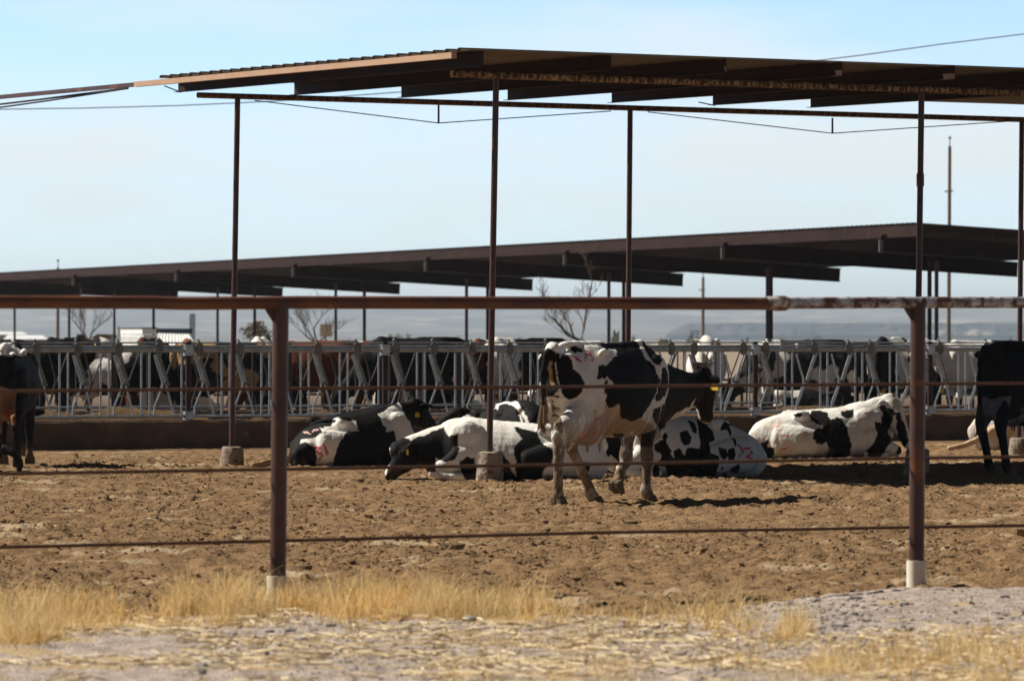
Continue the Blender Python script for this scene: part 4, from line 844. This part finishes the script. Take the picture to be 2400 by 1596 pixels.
lay = [(TAN * .9 + WHT * .25, W((690, 620), (830, 630), (850, 750), (1020, 750), (1090, 790), (1150, 830), (1060, 960), (940, 850), (640, 910), (700, 760))),  # tan belly: warm bounce from the ground painted into the coat, partly dirt
 (BLK, W((100, 330), (150, 180), (200, 135), (265, 160), (300, 190), (292, 250), (262, 270), (300, 500), (250, 560), (200, 560), (140, 480))), (TAN, W((205, 250), (240, 240), (232, 330), (260, 450), (235, 480), (205, 350))),
 (BLK, W((278, 240), (330, 195), (375, 190), (405, 240), (412, 310), (445, 345), (495, 375), (522, 430), (510, 520), (460, 560), (400, 575), (350, 560), (312, 480), (292, 400), (276, 310))),
 (MUD * .35, W((90, 470), (205, 470), (205, 800), (90, 800))), (MUD * 1.6, W((90, 560), (205, 560), (205, 800), (90, 800)), 'speck', .45), (MUD * .55, W((330, 560), (425, 550), (430, 610), (380, 670), (335, 650)), 'speck', .40), (MUD * .8, W((235, 560), (310, 540), (330, 880), (290, 860), (250, 750)), 'speck', .40),
 (BLK, W((385, 118), (440, 110), (512, 140), (505, 178), (440, 170), (395, 148))),
 (BLK, W((680, 125), (742, 150), (782, 200), (762, 240), (700, 292), (690, 265), (650, 290), (618, 402), (700, 398), (730, 375), (762, 420), (770, 455), (700, 465), (698, 520), (722, 540), (698, 600), (740, 658), (832, 625), (830, 720), (850, 757), (950, 772), (1020, 740), (1090, 650), (1132, 570), (1182, 430), (1170, 380), (1130, 292), (1060, 222), (985, 90), (930, 60), (800, 60), (660, 100))),
 (WHT, W((738, 142), (790, 148), (812, 215), (782, 195))), (WHT, W((700, 455), (770, 455), (760, 420), (735, 390), (705, 420))), (BLK, W((700, 430), (735, 410), (745, 440), (710, 462))),
 (BLK, W((1025, 60), (1100, 70), (1172, 170), (1204, 240), (1192, 292), (1130, 272), (1062, 182))), (BLK, W((1200, 325), (1232, 300), (1262, 450), (1222, 562), (1150, 602), (1140, 560), (1188, 440))),
 (BLK, W((1120, 660), (1188, 648), (1172, 740), (1150, 805), (1118, 740))),
 (BLK, W((1240, 200), (1350, 250), (1480, 300), (1560, 250), (1660, 330), (1780, 340), (1780, 480), (1680, 520), (1660, 640), (1720, 820), (1620, 880), (1535, 800), (1518, 680), (1465, 640), (1500, 550), (1440, 640), (1330, 700), (1232, 812), (1192, 862), (1158, 800), (1180, 720), (1262, 500), (1265, 440))),
 (BLK, W((1020, 880), (1155, 840), (1125, 1000), (1110, 1150), (1090, 1330), (1010, 1330), (1015, 1000))), (BLK, W((770, 880), (865, 870), (852, 1050), (820, 1090))),
 (TAN, W((1540, 770), (1620, 790), (1620, 830), (1540, 800))),
 (MRK, W((540, 140), (615, 190), (600, 262), (560, 250), (480, 245), (420, 208), (520, 205)), 'speck', .42), (MRK, W((410, 205), (440, 205), (500, 245), (480, 255)), 'speck', .40),
 (PNK, W((475, 918), (540, 820), (620, 740), (690, 695), (712, 760), (690, 840), (640, 890), (560, 925)))]
coat(body, ps, WHT, lay, .0, .22, 3)
def legmud(o, zmax, amt=.95, seed=1):                       # dried mud on the lower legs
    L = co(o); a = np.zeros(len(L) * 4); at_ = o.data.attributes['tint']; at_.data.foreach_get('color', a); c = a.reshape(-1, 4); n1 = fbm(L[:, 0] * 22 + seed, L[:, 2] * 16 + L[:, 1] * 22, 77, 4)
    m = np.clip((zmax - L[:, 2]) / .42, 0, 1) * np.maximum(np.clip((n1 - .22) * 5, 0, 1), np.where(L[:, 2] < .45, .75, 0)) * amt * np.where(L[:, 2] < .33, 1.05, 1) * np.where((c[:, :3].mean(1) < .06) & (L[:, 2] > .50), .12, 1); mudc = MUD * (.55 + 1.5 * vnoise(L[:, 0] * 60, L[:, 2] * 60 + L[:, 1] * 60, 4))[:, None]
    c[:, :3] = c[:, :3] * (1 - m[:, None]) + mudc * m[:, None]; at_.data.foreach_set('color', c.astype(np.float32).ravel())
legmud(body, .93)
# ---- lying cows
LY = [(-.80, .36, -.03, .13), (-.70, .47, -.03, .24), (-.52, .565, -.03, .33), (-.32, .62, -.03, .38), (0, .645, -.03, .43), (.28, .67, -.03, .42), (.52, .715, -.03, .35), (.68, .70, -.02, .26), (.80, .60, .05, .16)]
def lying(px, Y, hdg, label, near=-1, rings=LY, neck=None, pl=None, mz=None, lat=(0, 1, 0), voxel=.013, forefold=True, hindleg=True, tailp=None, group=None, tagm=None, hindfoot=False):
    p = Pose(px, Y, hdg); r = p.root(label, 'cow', group); f = Flesh(); trunk(f, rings, 2.5, .22); s = near
    K = max(w for *_, w in rings) / .43; zt = dict((round(x, 2), t) for x, t, b, w in rings).get(-.32, .62)
    for sg in (1, -1): f.ball((-.33, sg * .25 * K, zt - .045), (.11, .075, .065)); f.ball((-.74, sg * .13, rings[1][1] - .08), (.07, .055, .05)); f.ball((.5, sg * .27 * K, .42), (.20, .11, .22))
    f.loft([(x, 0, t - .025) for x, t, b, w in rings[1:7]], [(.06, .04)] * 6, n=10)
    if hindleg:
        f.loft([(-.62, s * .22 * K, .24), (-.38, s * .36 * K, .23), (-.10, s * .42 * K, .18)], [(.12, .20), (.11, .18), (.07, .13)], n=16)
        if hindfoot: f.loft([(-.12, s * .46 * K, .13), (-.32, s * .52 * K, .075), (-.48, s * .52 * K, .06)], [(.075, .09), (.05, .06), (.045, .052)], n=12)
        if hindfoot: f.loft([(-.48, s * .52 * K, .06), (-.30, s * .55 * K, .05), (-.10, s * .56 * K, .05), (.02, s * .56 * K, .045)], [(.045, .05), (.04, .042), (.042, .042), (.05, .04)], n=12)
    if forefold:
        f.loft([(.50, s * .30 * K, .30), (.66, s * .36, .20), (.86, s * .38, .10)], [(.10, .15), (.08, .10), (.062, .068)], n=14)
        f.loft([(.86, s * .38, .10), (.70, s * .43, .055), (.52, s * .44, .05), (.44, s * .43, .05)], [(.06, .062), (.045, .045), (.042, .042), (.05, .045)], n=12)
    hd = None
    if neck: f.loft(*neck, n=20, pinch=.15)
    if pl is not None: hd = head(f, pl, mz, lat, 1.0)
    if tailp: tail(f, r, tailp, None)
    o = f.skin('body', voxel, 6, r)
    if hd: add_eyes(r, np.array(pl, float), *hd)
    return p, r, o, hd
# cow marked 31
p0 = Pose(822, 56.6, 44)
p, r, o, hd = lying(822, 56.6, 44, 'lying black and white cow with a red 31 painted on its flank', -1,
    rings=[(-.82, .22, -.03, .12), (-.72, .34, -.03, .23), (-.54, .47, -.03, .33), (-.32, .565, -.03, .38), (0, .625, -.03, .43), (.28, .665, -.03, .42), (.52, .715, -.03, .35), (.68, .70, -.02, .26), (.80, .60, .05, .16)],
    neck=([(.55, 0, .46), (.80, .02, .55), (1.0, .03, .62)], [(.24, .24), (.15, .19), (.10, .13)]), pl=(1.02, .03, .70), mz=(1.40, .10, .42), lat=(-.1, 1, 0), forefold=False,
    tailp=[(-.82, 0, .22), (-.88, -.02, .14), (-.89, -.06, .05)])
ear_tag(r, p.lp(978, 966, -.17), 'tagy', .028, .042, (1, -1, 0))
a = MB(); q0 = p.lp(640, 1082, -.25); q1 = p.lp(592, 1090, -.28)
f2 = Flesh(); f2.loft([p.lp(672, 1078, -.2), q0, p.lp(610, 1089, -.27), q1], [(.05, .06), (.045, .05), (.04, .04), (.035, .03)], n=12); o2 = f2.skin('hind_foot', .012, 4, r); set_tint(o2, np.tile(TAN * .8, (len(o2.data.vertices), 1)))
Q = lambda *pp: zoom(pp, 660, 920, 5.359)
W31 = [(WHT, Q((470, 435), (620, 420), (640, 340), (700, 320), (780, 340), (930, 355), (965, 470), (850, 470), (745, 580), (720, 640), (655, 800), (610, 980), (450, 980), (432, 760), (392, 660), (300, 635), (230, 645), (225, 595), (370, 575), (430, 560), (520, 490))),
       (WHT, Q((1225, 270), (1460, 120), (1540, 240), (1690, 530), (1650, 600), (1550, 650), (1450, 700), (1440, 560), (1400, 480), (1320, 500), (1270, 400))),
       (MRK, Q((418, 690), (492, 682), (450, 742), (500, 768), (506, 810), (462, 850)), 'line', 2.6, .22), (MRK, Q((525, 655), (560, 725), (592, 808)), 'line', 2.8, .22), (PNK * .8, Q((280, 500), (320, 500), (368, 530)), 'line', 2.2, .25), (PNK * .8, Q((385, 490), (410, 470), (455, 465)), 'line', 2.2, .25)]
coat(o, p, BLK, W31, .06, .12, 11)
# cow with its head down at left
p, r, o, hd = lying(1205, 50.9, 183, 'lying white cow with its black head lowered to the dirt behind the front post', 1,
    rings=[(-.86, .30, -.03, .15), (-.74, .45, -.03, .25), (-.55, .54, -.03, .34), (-.32, .575, -.03, .39), (0, .60, -.03, .43), (.28, .625, -.03, .42), (.52, .66, -.03, .35), (.70, .60, -.02, .27), (.84, .50, .05, .17)],
    neck=([(.55, .02, .40), (.85, .06, .36), (1.08, .10, .33), (1.22, .12, .31)], [(.24, .24), (.16, .19), (.115, .14), (.10, .11)]), pl=(1.07, .13, .335), mz=(1.315, .17, .045), lat=(.15, 1, .1), tailp=None)
ear_tag(r, p.lp(955, 1050, .30), 'tagy', .012, .05, (1, 0, 0))
Q5 = lambda *pp: zoom(pp, 1000, 920, 5.359)
lay = [(BLK, Q((1640, 590), (2050, 430), (2115, 560), (2000, 700), (1935, 880), (1940, 1000), (1640, 1000), (1600, 1120), (1200, 1150), (1200, 1040), (1250, 760), (1300, 460))), (WHT, Q((1290, 690), (1372, 680), (1362, 850), (1345, 950), (1310, 1030), (1270, 1030))),
       (BLK, Q((2070, 560), (2200, 515), (2225, 700), (2172, 842), (2040, 872), (1950, 822), (1928, 740))), (BLK, Q5((400, 860), (500, 798), (612, 830), (622, 1140), (500, 1120), (430, 985))), (BLK, Q5((930, 760), (1050, 880), (1062, 1000), (1122, 1050), (1122, 1130), (940, 1130))),
       (BLK, Q5((1080, 435), (1300, 480), (1402, 500), (1432, 622), (1592, 742), (1572, 882), (1482, 952), (1432, 1130), (1120, 1130), (1132, 880), (1088, 700), (1192, 590), (1112, 502))), (BLK, Q5((1985, 850), (2060, 880), (2040, 1010), (1960, 962)))]
coat(o, p, WHT, lay, .05, .16, 14)
# dark cow lying behind it, seen end-on
p, r, o, hd = lying(1205, 59.0, 105, 'lying black cow with a white-rimmed back, partly hidden behind the cow with its head down', -1,
    rings=[(-.80, .60, -.03, .14), (-.68, .71, -.03, .25), (-.45, .735, -.03, .33), (-.2, .72, -.03, .38), (.1, .70, -.03, .40), (.4, .70, -.03, .36), (.68, .66, -.02, .26), (.80, .56, .05, .16)],
    neck=([(.5, .1, .45), (.55, .45, .50), (.45, .62, .52)], [(.2, .2), (.12, .15), (.09, .11)]), pl=(.42, .52, .56), mz=(.30, .88, .42), lat=(1, .25, .1), forefold=False)
lay = [(WHT, Q5((845, 190), (900, 100), (1000, 60), (1120, 90), (1240, 260), (1300, 440), (1260, 440), (1200, 290), (1120, 190), (1020, 140), (920, 150), (880, 220))), (WHT, Q5((1150, 270), (1190, 300), (1230, 430), (1200, 430))), (WHT, Q5((420, 330), (500, 270), (600, 290), (600, 360), (440, 380)))]
coat(o, p, BLK, lay, .06, .1, 17)
# spotted cow lying in the shade
p, r, o, hd = lying(1600, 52.2, 200, 'white cow with round black spots lying in shade, red 52 on its rump', 1,
    rings=[(-.84, .30, -.03, .13), (-.74, .42, -.03, .25), (-.55, .53, -.03, .34), (-.32, .61, -.03, .38), (0, .635, -.03, .43), (.28, .655, -.03, .42), (.52, .69, -.03, .35), (.68, .66, -.02, .26), (.80, .56, .05, .16)],
    neck=([(.55, .02, .42), (.80, .05, .44), (1.0, .08, .44)], [(.24, .24), (.15, .18), (.11, .13)]), pl=(1.0, .1, .47), mz=(1.22, .2, .12), lat=(.2, 1, 0))
Q3 = lambda *pp: zoom(pp, 1200, 760, 3.4676)
lay = [(BLK, Q3((1215, 905), (1250, 868), (1272, 910), (1252, 952), (1225, 945))), (BLK, Q3((1363, 885), (1420, 862), (1462, 920), (1452, 972), (1400, 978), (1370, 935))),
       (BLK, Q3((1490, 760), (1560, 770), (1640, 870), (1652, 942), (1600, 962), (1612, 1052), (1640, 1050), (1680, 1060), (1692, 1112), (1660, 1240), (1140, 1260), (1150, 1160), (1200, 1100), (1240, 1090), (1280, 1112), (1312, 1080), (1412, 1062), (1432, 1000), (1532, 1000), (1520, 900))),
       (WHT, Q3((1200, 1150), (1250, 1140), (1260, 1240), (1210, 1240))), (BLK, Q3((1308, 1020), (1350, 998), (1402, 1052), (1392, 1092), (1322, 1082))), (BLK, Q3((1680, 998), (1742, 1018), (1752, 1080), (1720, 1112), (1690, 1052))), (BLK, Q3((1778, 1160), (1842, 1128), (1852, 1172), (1810, 1215), (1778, 1205))),
       (BLK, Q3((640, 860), (900, 860), (880, 1130), (800, 1060), (760, 1090), (690, 980))), (WHT, Q3((720, 915), (762, 925), (775, 1000), (760, 1070))),
       (BLK, Q3((1130, 760), (1800, 800), (1830, 960), (1780, 1240), (1130, 1260)), 'spot', .525), (MRK, Q3((1840, 980), (1862, 1005), (1880, 1040), (1848, 1072)), 'line', 2.6, .2), (MRK, Q3((1888, 1012), (1936, 1008), (1950, 1045), (1910, 1078), (1952, 1090)), 'line', 2.6, .2)]
coat(o, p, WHT, lay, .05, .2, 19)
# cow lying at right
p, r, o, hd = lying(1925, 60.4, 14, 'white and black cow lying at right with its head turned towards the right fence post', -1,
    rings=[(-.82, .33, -.03, .13), (-.72, .47, -.03, .25), (-.54, .545, -.03, .34), (-.32, .585, -.03, .38), (0, .605, -.03, .43), (.28, .63, -.03, .42), (.52, .70, -.03, .35), (.68, .69, -.02, .26), (.80, .58, .05, .16)],
    neck=([(.55, 0, .46), (.72, -.05, .58), (.84, -.10, .66)], [(.24, .24), (.15, .19), (.10, .13)]), pl=p0.lp(0, 0) * 0 + np.array((.84, -.12, .70)), mz=(1.04, -.30, .16), lat=(.75, .65, 0))
Q6 = lambda *pp: zoom(pp, 1740, 920, 5.359)
lay = [(BLK, Q6((640, 280), (750, 260), (742, 312), (680, 315))), (BLK, Q6((835, 300), (880, 230), (960, 220), (1085, 280), (1105, 330), (1180, 300), (1262, 340), (1322, 480), (1362, 640), (1342, 900), (1010, 900), (1082, 700), (1060, 610), (1002, 672), (950, 642), (888, 560), (888, 490), (940, 448), (1020, 472), (1002, 410), (880, 362))),
       (BLK, Q6((1220, 235), (1392, 220), (1402, 270), (1370, 332), (1290, 322))), (BLK, Q6((1665, 370), (1740, 390), (1750, 240), (1690, 190), (1760, 150), (1900, 210), (1882, 350), (1830, 480), (1862, 562), (1922, 562), (1852, 642), (1780, 762), (1720, 830), (1580, 830), (1555, 720), (1640, 640), (1690, 540))),
       (BLK, Q6((1920, 240), (1990, 240), (2060, 480), (2080, 640), (2000, 760), (1910, 770), (2000, 640), (1952, 600), (1940, 420))), (BLK, Q6((215, 630), (330, 598), (300, 680), (382, 682), (392, 782), (342, 850), (255, 850), (225, 720))), (BLK, Q6((530, 800), (575, 798), (578, 840), (530, 840))),
       (PNK, Q6((330, 460), (400, 430), (480, 400)), 'line', 2.2, .3), (MRK, Q6((480, 545), (610, 545), (605, 570)), 'line', 2.0, .32), (MRK, Q6((440, 720), (578, 690), (575, 650)), 'line', 2.0, .3), (PNK, Q6((375, 620), (440, 560)), 'line', 2, .34), (PNK, Q6((500, 590), (530, 640)), 'line', 2, .34)]
coat(o, p, WHT * .9, lay, .07, .32, 23)
# cow lying behind the black cow, one hind leg stretched out
p, r, o, hd = lying(2430, 64.8, 8, 'pale cow lying mostly hidden behind the black cow, its tan hind leg stretched out', -1, forefold=False, hindleg=False, voxel=.018)
finish(o, co(o), np.tile(WHT * .8, (len(o.data.vertices), 1)), .1, .4, 4)
f2 = Flesh(); f2.loft([p.lp(2385, 1006, -.3), p.lp(2330, 1010, -.33), p.lp(2296, 1028, -.33), p.lp(2262, 1042, -.33), p.lp(2224, 1050, -.33)], [(.09, .10), (.07, .075), (.045, .05), (.038, .04), (.036, .034)], n=14)
o2 = f2.skin('hind_leg', .013, 4, r); finish(o2, co(o2), np.tile(TAN * 1.1 + WHT * .25, (len(o2.data.vertices), 1)), .0, .4, 6)
# black cow lying at the very left edge
p, r, o, hd = lying(-178, 54.5, 165, 'black cow lying at the bottom left edge with a bent foreleg', 1, forefold=False, voxel=.018)
f2 = Flesh(); f2.loft([p.lp(10, 1052, .4), p.lp(36, 1066, .42), p.lp(46, 1092, .42), p.lp(44, 1104, .42)], [(.05, .06), (.035, .04), (.03, .035), (.035, .03)], n=12)
o2 = f2.skin('tail_end', .012, 4, r); finish(o2, co(o2), np.tile(BLK, (len(o2.data.vertices), 1)), 0, 0, 6); finish(o, co(o), np.tile(BLK, (len(o.data.vertices), 1)), .04, .1, 5)
# ---- other standing cows
def standing(px, Y, hdg, label, headpose='up', voxel=.022, sc=1.0, group=None, ud=True, eyes=False, tg=None, step=.0, hv=False, yaw=0.0):
    p = Pose(px, Y, hdg); r = p.root(label, 'cow', group); f = Flesh(); trunk(f, TR); bones(f)
    toes = []
    for sg in (1, -1):
        st = step * sg; t = (-.60 + st, sg * .17, .055); toes.append(t); hind(f, (-.76 + st * .6, sg * .165, .52), (-.67 + st, sg * .17, .13), t, sg * .17)
        st = -st; t = (.64 + st, sg * .15, .055); toes.append(t); fore(f, (.56 + st * .3, sg * .16, .74), (.59 + st * .7, sg * .155, .42), (.59 + st, sg * .15, .13), t, sg * .15)
    if ud: udder(f, -.42, .68, 1.0)
    hs = {'up': ((1.16, 1.40), (1.52, 1.10)), 'mid': ((1.30, 1.12), (1.62, .76)), 'down': ((1.25, .62), (1.40, .12))}[headpose]
    pl = np.array((hs[0][0], 0, hs[0][1])); mz = np.array((hs[1][0], 0, hs[1][1])); lat = np.array((0, 1., 0))
    if yaw:
        c, s = math.cos(R(yaw)), math.sin(R(yaw)); d = mz - pl; mz = pl + np.array((d[0] * c, d[0] * s, d[2])); lat = np.array((-s, c, 0))
    f.loft([(.62, 0, 1.06), (.82, 0, 1.06 + (hs[0][1] - 1.06) * .35), (.5 * (.85 + hs[0][0]), 0, 1.03 + (hs[0][1] - 1.06) * .75), tuple(pl - np.array((.03, 0, .06)))], [(.19, .31), (.15, .24), (.115, .17), (.09, .115)], n=20, pinch=.25)
    hd = head(f, pl, mz, lat)
    tail(f, r, [(-.85, 0, 1.37), (-.93, 0, 1.26), (-.94, 0, .95), (-.92, .02, .72)], (-.92, .02, .42), 'hairdark')
    o = f.skin('body', voxel, 5 if voxel < .02 else 3, r)
    if eyes: add_eyes(r, pl, *hd)
    if hv: hooves(r, toes)
    if tg: ear_tag(r, pl + lat * (-.2) + np.array((.0, 0, -.02)), tg, .045, .055, (0, 1, 0)); ear_tag(r, pl + lat * .2 + np.array((0, 0, -.02)), tg, .045, .055, (0, 1, 0))
    r.scale = (sc, sc, sc)
    return p, r, o
p, r, o = standing(2436, 52.7, 42, 'big black cow standing in shade at the right edge with its back to the camera', 'down', .016, 1.0, step=.05, hv=True, ud=True)
L = co(o); n_ = fbm(L[:, 0] * 3, L[:, 2] * 3 + L[:, 1], 9, 3); c_ = np.tile(BLK, (len(L), 1)); c_[(L[:, 2] < .86) & (L[:, 2] > .5) & (np.abs(L[:, 1]) < .24) & (L[:, 0] < -.1) & (L[:, 0] > -.75) & (n_ > .33)] = GRY * 3.5
c_[(L[:, 0] < -.86) & (L[:, 1] > .03) & (L[:, 2] < 1.22)] = WHT * .8; finish(o, L, c_, .10, .2, 8)
p, r, o = standing(24, 56.8, 89, 'black cow with a white topline seen from behind at the left edge, brown udder showing', 'down', .016, .985, step=.06, hv=True)
L = co(o); c_ = np.tile(BLK, (len(L), 1)); c_[(L[:, 2] > 1.30 + .03 * (fbm(L[:, 0] * 6, L[:, 1] * 9, 5, 3) - .4)) & (L[:, 0] < .2)] = WHT
c_[(L[:, 2] < .95 - .5 * np.abs(L[:, 1])) & (L[:, 2] > .5) & (np.abs(L[:, 1]) < .16) & (L[:, 0] < -.1)] = np.array((.24, .13, .075)); c_[(L[:, 2] < .74) & (np.abs(L[:, 1]) < .13) & (L[:, 0] < -.2) & (L[:, 2] > .5)] = np.array((.27, .105, .05))
finish(o, L, c_, .30, .2, 9)
a = MB()
for c0 in list(r.children):
    if c0.name.startswith('tail_switch'): c0.data.materials.clear(); c0.data.materials.append(M['hair'])
GB = 'cows feeding behind the far headlocks'
back = [ # px, distance, heading, label, head, dark, light, threshold, tag, yaw
 (60, 80.5, 12, 'black cow with a white blaze looking right behind the far left headlocks', 'up', BLK, WHT, .54, 'tagy', -30),
 (150, 84.5, 255, 'dark tan-patched cow behind the far left headlocks, right of the blazed cow', 'down', BLK, TAN, .55, None, 0),
 (262, 81.0, 350, 'black cow with a white shoulder behind the white ribbed trailer', 'down', BLK, WHT, .55, 'tagy', 0),
 (352, 83.0, 262, 'dark brown faced cow left of the white shed', 'down', BLK * 2, BRN * .5, .5, 'tagy', 0),
 (440, 84.5, 95, 'red brown cow seen end-on beside the first section post', 'down', BRN, BRN * 1.3, .45, None, 0),
 (530, 81.5, 20, 'dark brown cow with a pale streak behind the left shelter post', 'down', BLK * 3, TAN, .60, 'tagy', 0),
 (615, 83.5, 265, 'black cow with white face behind the left fence post', 'down', BLK, WHT, .52, 'tagy', 0),
 (735, 81.5, 185, 'red brown cow standing side-on behind the cow marked 31, the left one of two', 'down', BRN, BRN * 1.1, .5, None, 0),
 (845, 84.0, 183, 'red brown cow with white patches on its belly, the right one of two', 'down', BRN, WHT, .60, None, 0),
 (975, 80.5, 200, 'black cow side-on in front of the white pickup', 'down', BLK, BLK * 2, .5, None, 0),
 (1065, 83.5, 175, 'grey white cow right of the pickup', 'down', BLK, WHT * .7, .42, 'tagy', 0),
 (1150, 81.0, 250, 'brown necked cow with a white face left of the front shelter post', 'mid', BRN * .6, WHT, .57, None, 0),
 (1235, 80.5, 215, 'black cow with a white rump right of the front shelter post', 'down', BLK, WHT, .53, 'tagy', 0),
 (1420, 83.0, 190, 'dark cow hidden behind the walking cow', 'down', BLK, WHT, .5, None, 0),
 (1655, 81.5, 268, 'white cow facing the camera right of the walking cow head', 'up', WHT * .95, WHT, .5, 'tago', 18),
 (1880, 80.5, 186, 'dark grey cow with its back above the rail left of the black and white pair', 'down', GRY * .7, WHT, .57, None, 0),
 (1985, 83.0, 170, 'black cow with a white shoulder above the rail', 'mid', BLK, WHT, .55, None, 0),
 (2090, 81.0, 250, 'black and white cow left of the right fence post', 'down', BLK, WHT * .8, .54, 'tagy', 0),
 (2180, 83.5, 265, 'black cow right of the right fence post', 'down', BLK, WHT, .56, 'tagy', 0),
 (2310, 80.5, 200, 'cow with a white and black face and an orange ear tag beside the black cow', 'up', BLK, WHT, .47, 'tago', 20),
]
for i, (px, Y, h, lb, hp, dk, lt, th, tg, yw) in enumerate(back):
    Yr = Y + (px - 1200) / F * Y * math.tan(R(TH)) + 1.3
    p, r, o = standing(px, Yr, h, lb, hp, .032, 1.02 + .03 * math.sin(i * 2.3), GB, True, False, tg, .04 * math.cos(i * 1.7), False, yw); noise_coat(o, i + 1, dk, lt, th - .075, 1.7, .30)
for i, (px, Y, h, lb, dk, lt, th) in enumerate([(395, 82.5, 185, 'white cow lying behind the far bunk wall under the shed', WHT, BLK, .56), (1010, 84, 185, 'black cow lying behind the far bunk wall right of the cow marked 31', BLK, WHT, .56), (1900, 83, 178, 'black and white cow lying behind the far bunk wall above the right lying cow', BLK, WHT, .5)]):
    Yr = Y + (px - 1200) / F * Y * math.tan(R(TH)) + 1.5
    p, r, o, hd = lying(px, Yr, h, lb, 1, neck=([(.55, 0, .46), (.80, .0, .60), (.98, 0, .72)], [(.24, .24), (.15, .19), (.10, .13)]), pl=(1.0, 0, .78), mz=(1.36, .05, .52), voxel=.035); noise_coat(o, i + 40, dk, lt, th, 1.4, .1)

# ------------------------------------------------------------------ the air
a = MB(); a.abox(-2400, 2400, -30, 12900, -16, 128); hz = a.build('haze', bpy.data.materials.new('haze_air')); tag(hz, 'pale blue haze over the plain', 'haze', kind='stuff')
hmt = hz.data.materials[0]; hmt.use_nodes = True; hn, hl = hmt.node_tree.nodes, hmt.node_tree.links; hn.remove(hn['Principled BSDF'])
pv = hn.new('ShaderNodeVolumePrincipled'); pv.inputs['Color'].default_value = (.72, .85, .98, 1); pv.inputs['Density'].default_value = 1.0e-4; pv.inputs['Anisotropy'].default_value = .2
hl.new(pv.outputs[0], hn['Material Output'].inputs['Volume'])
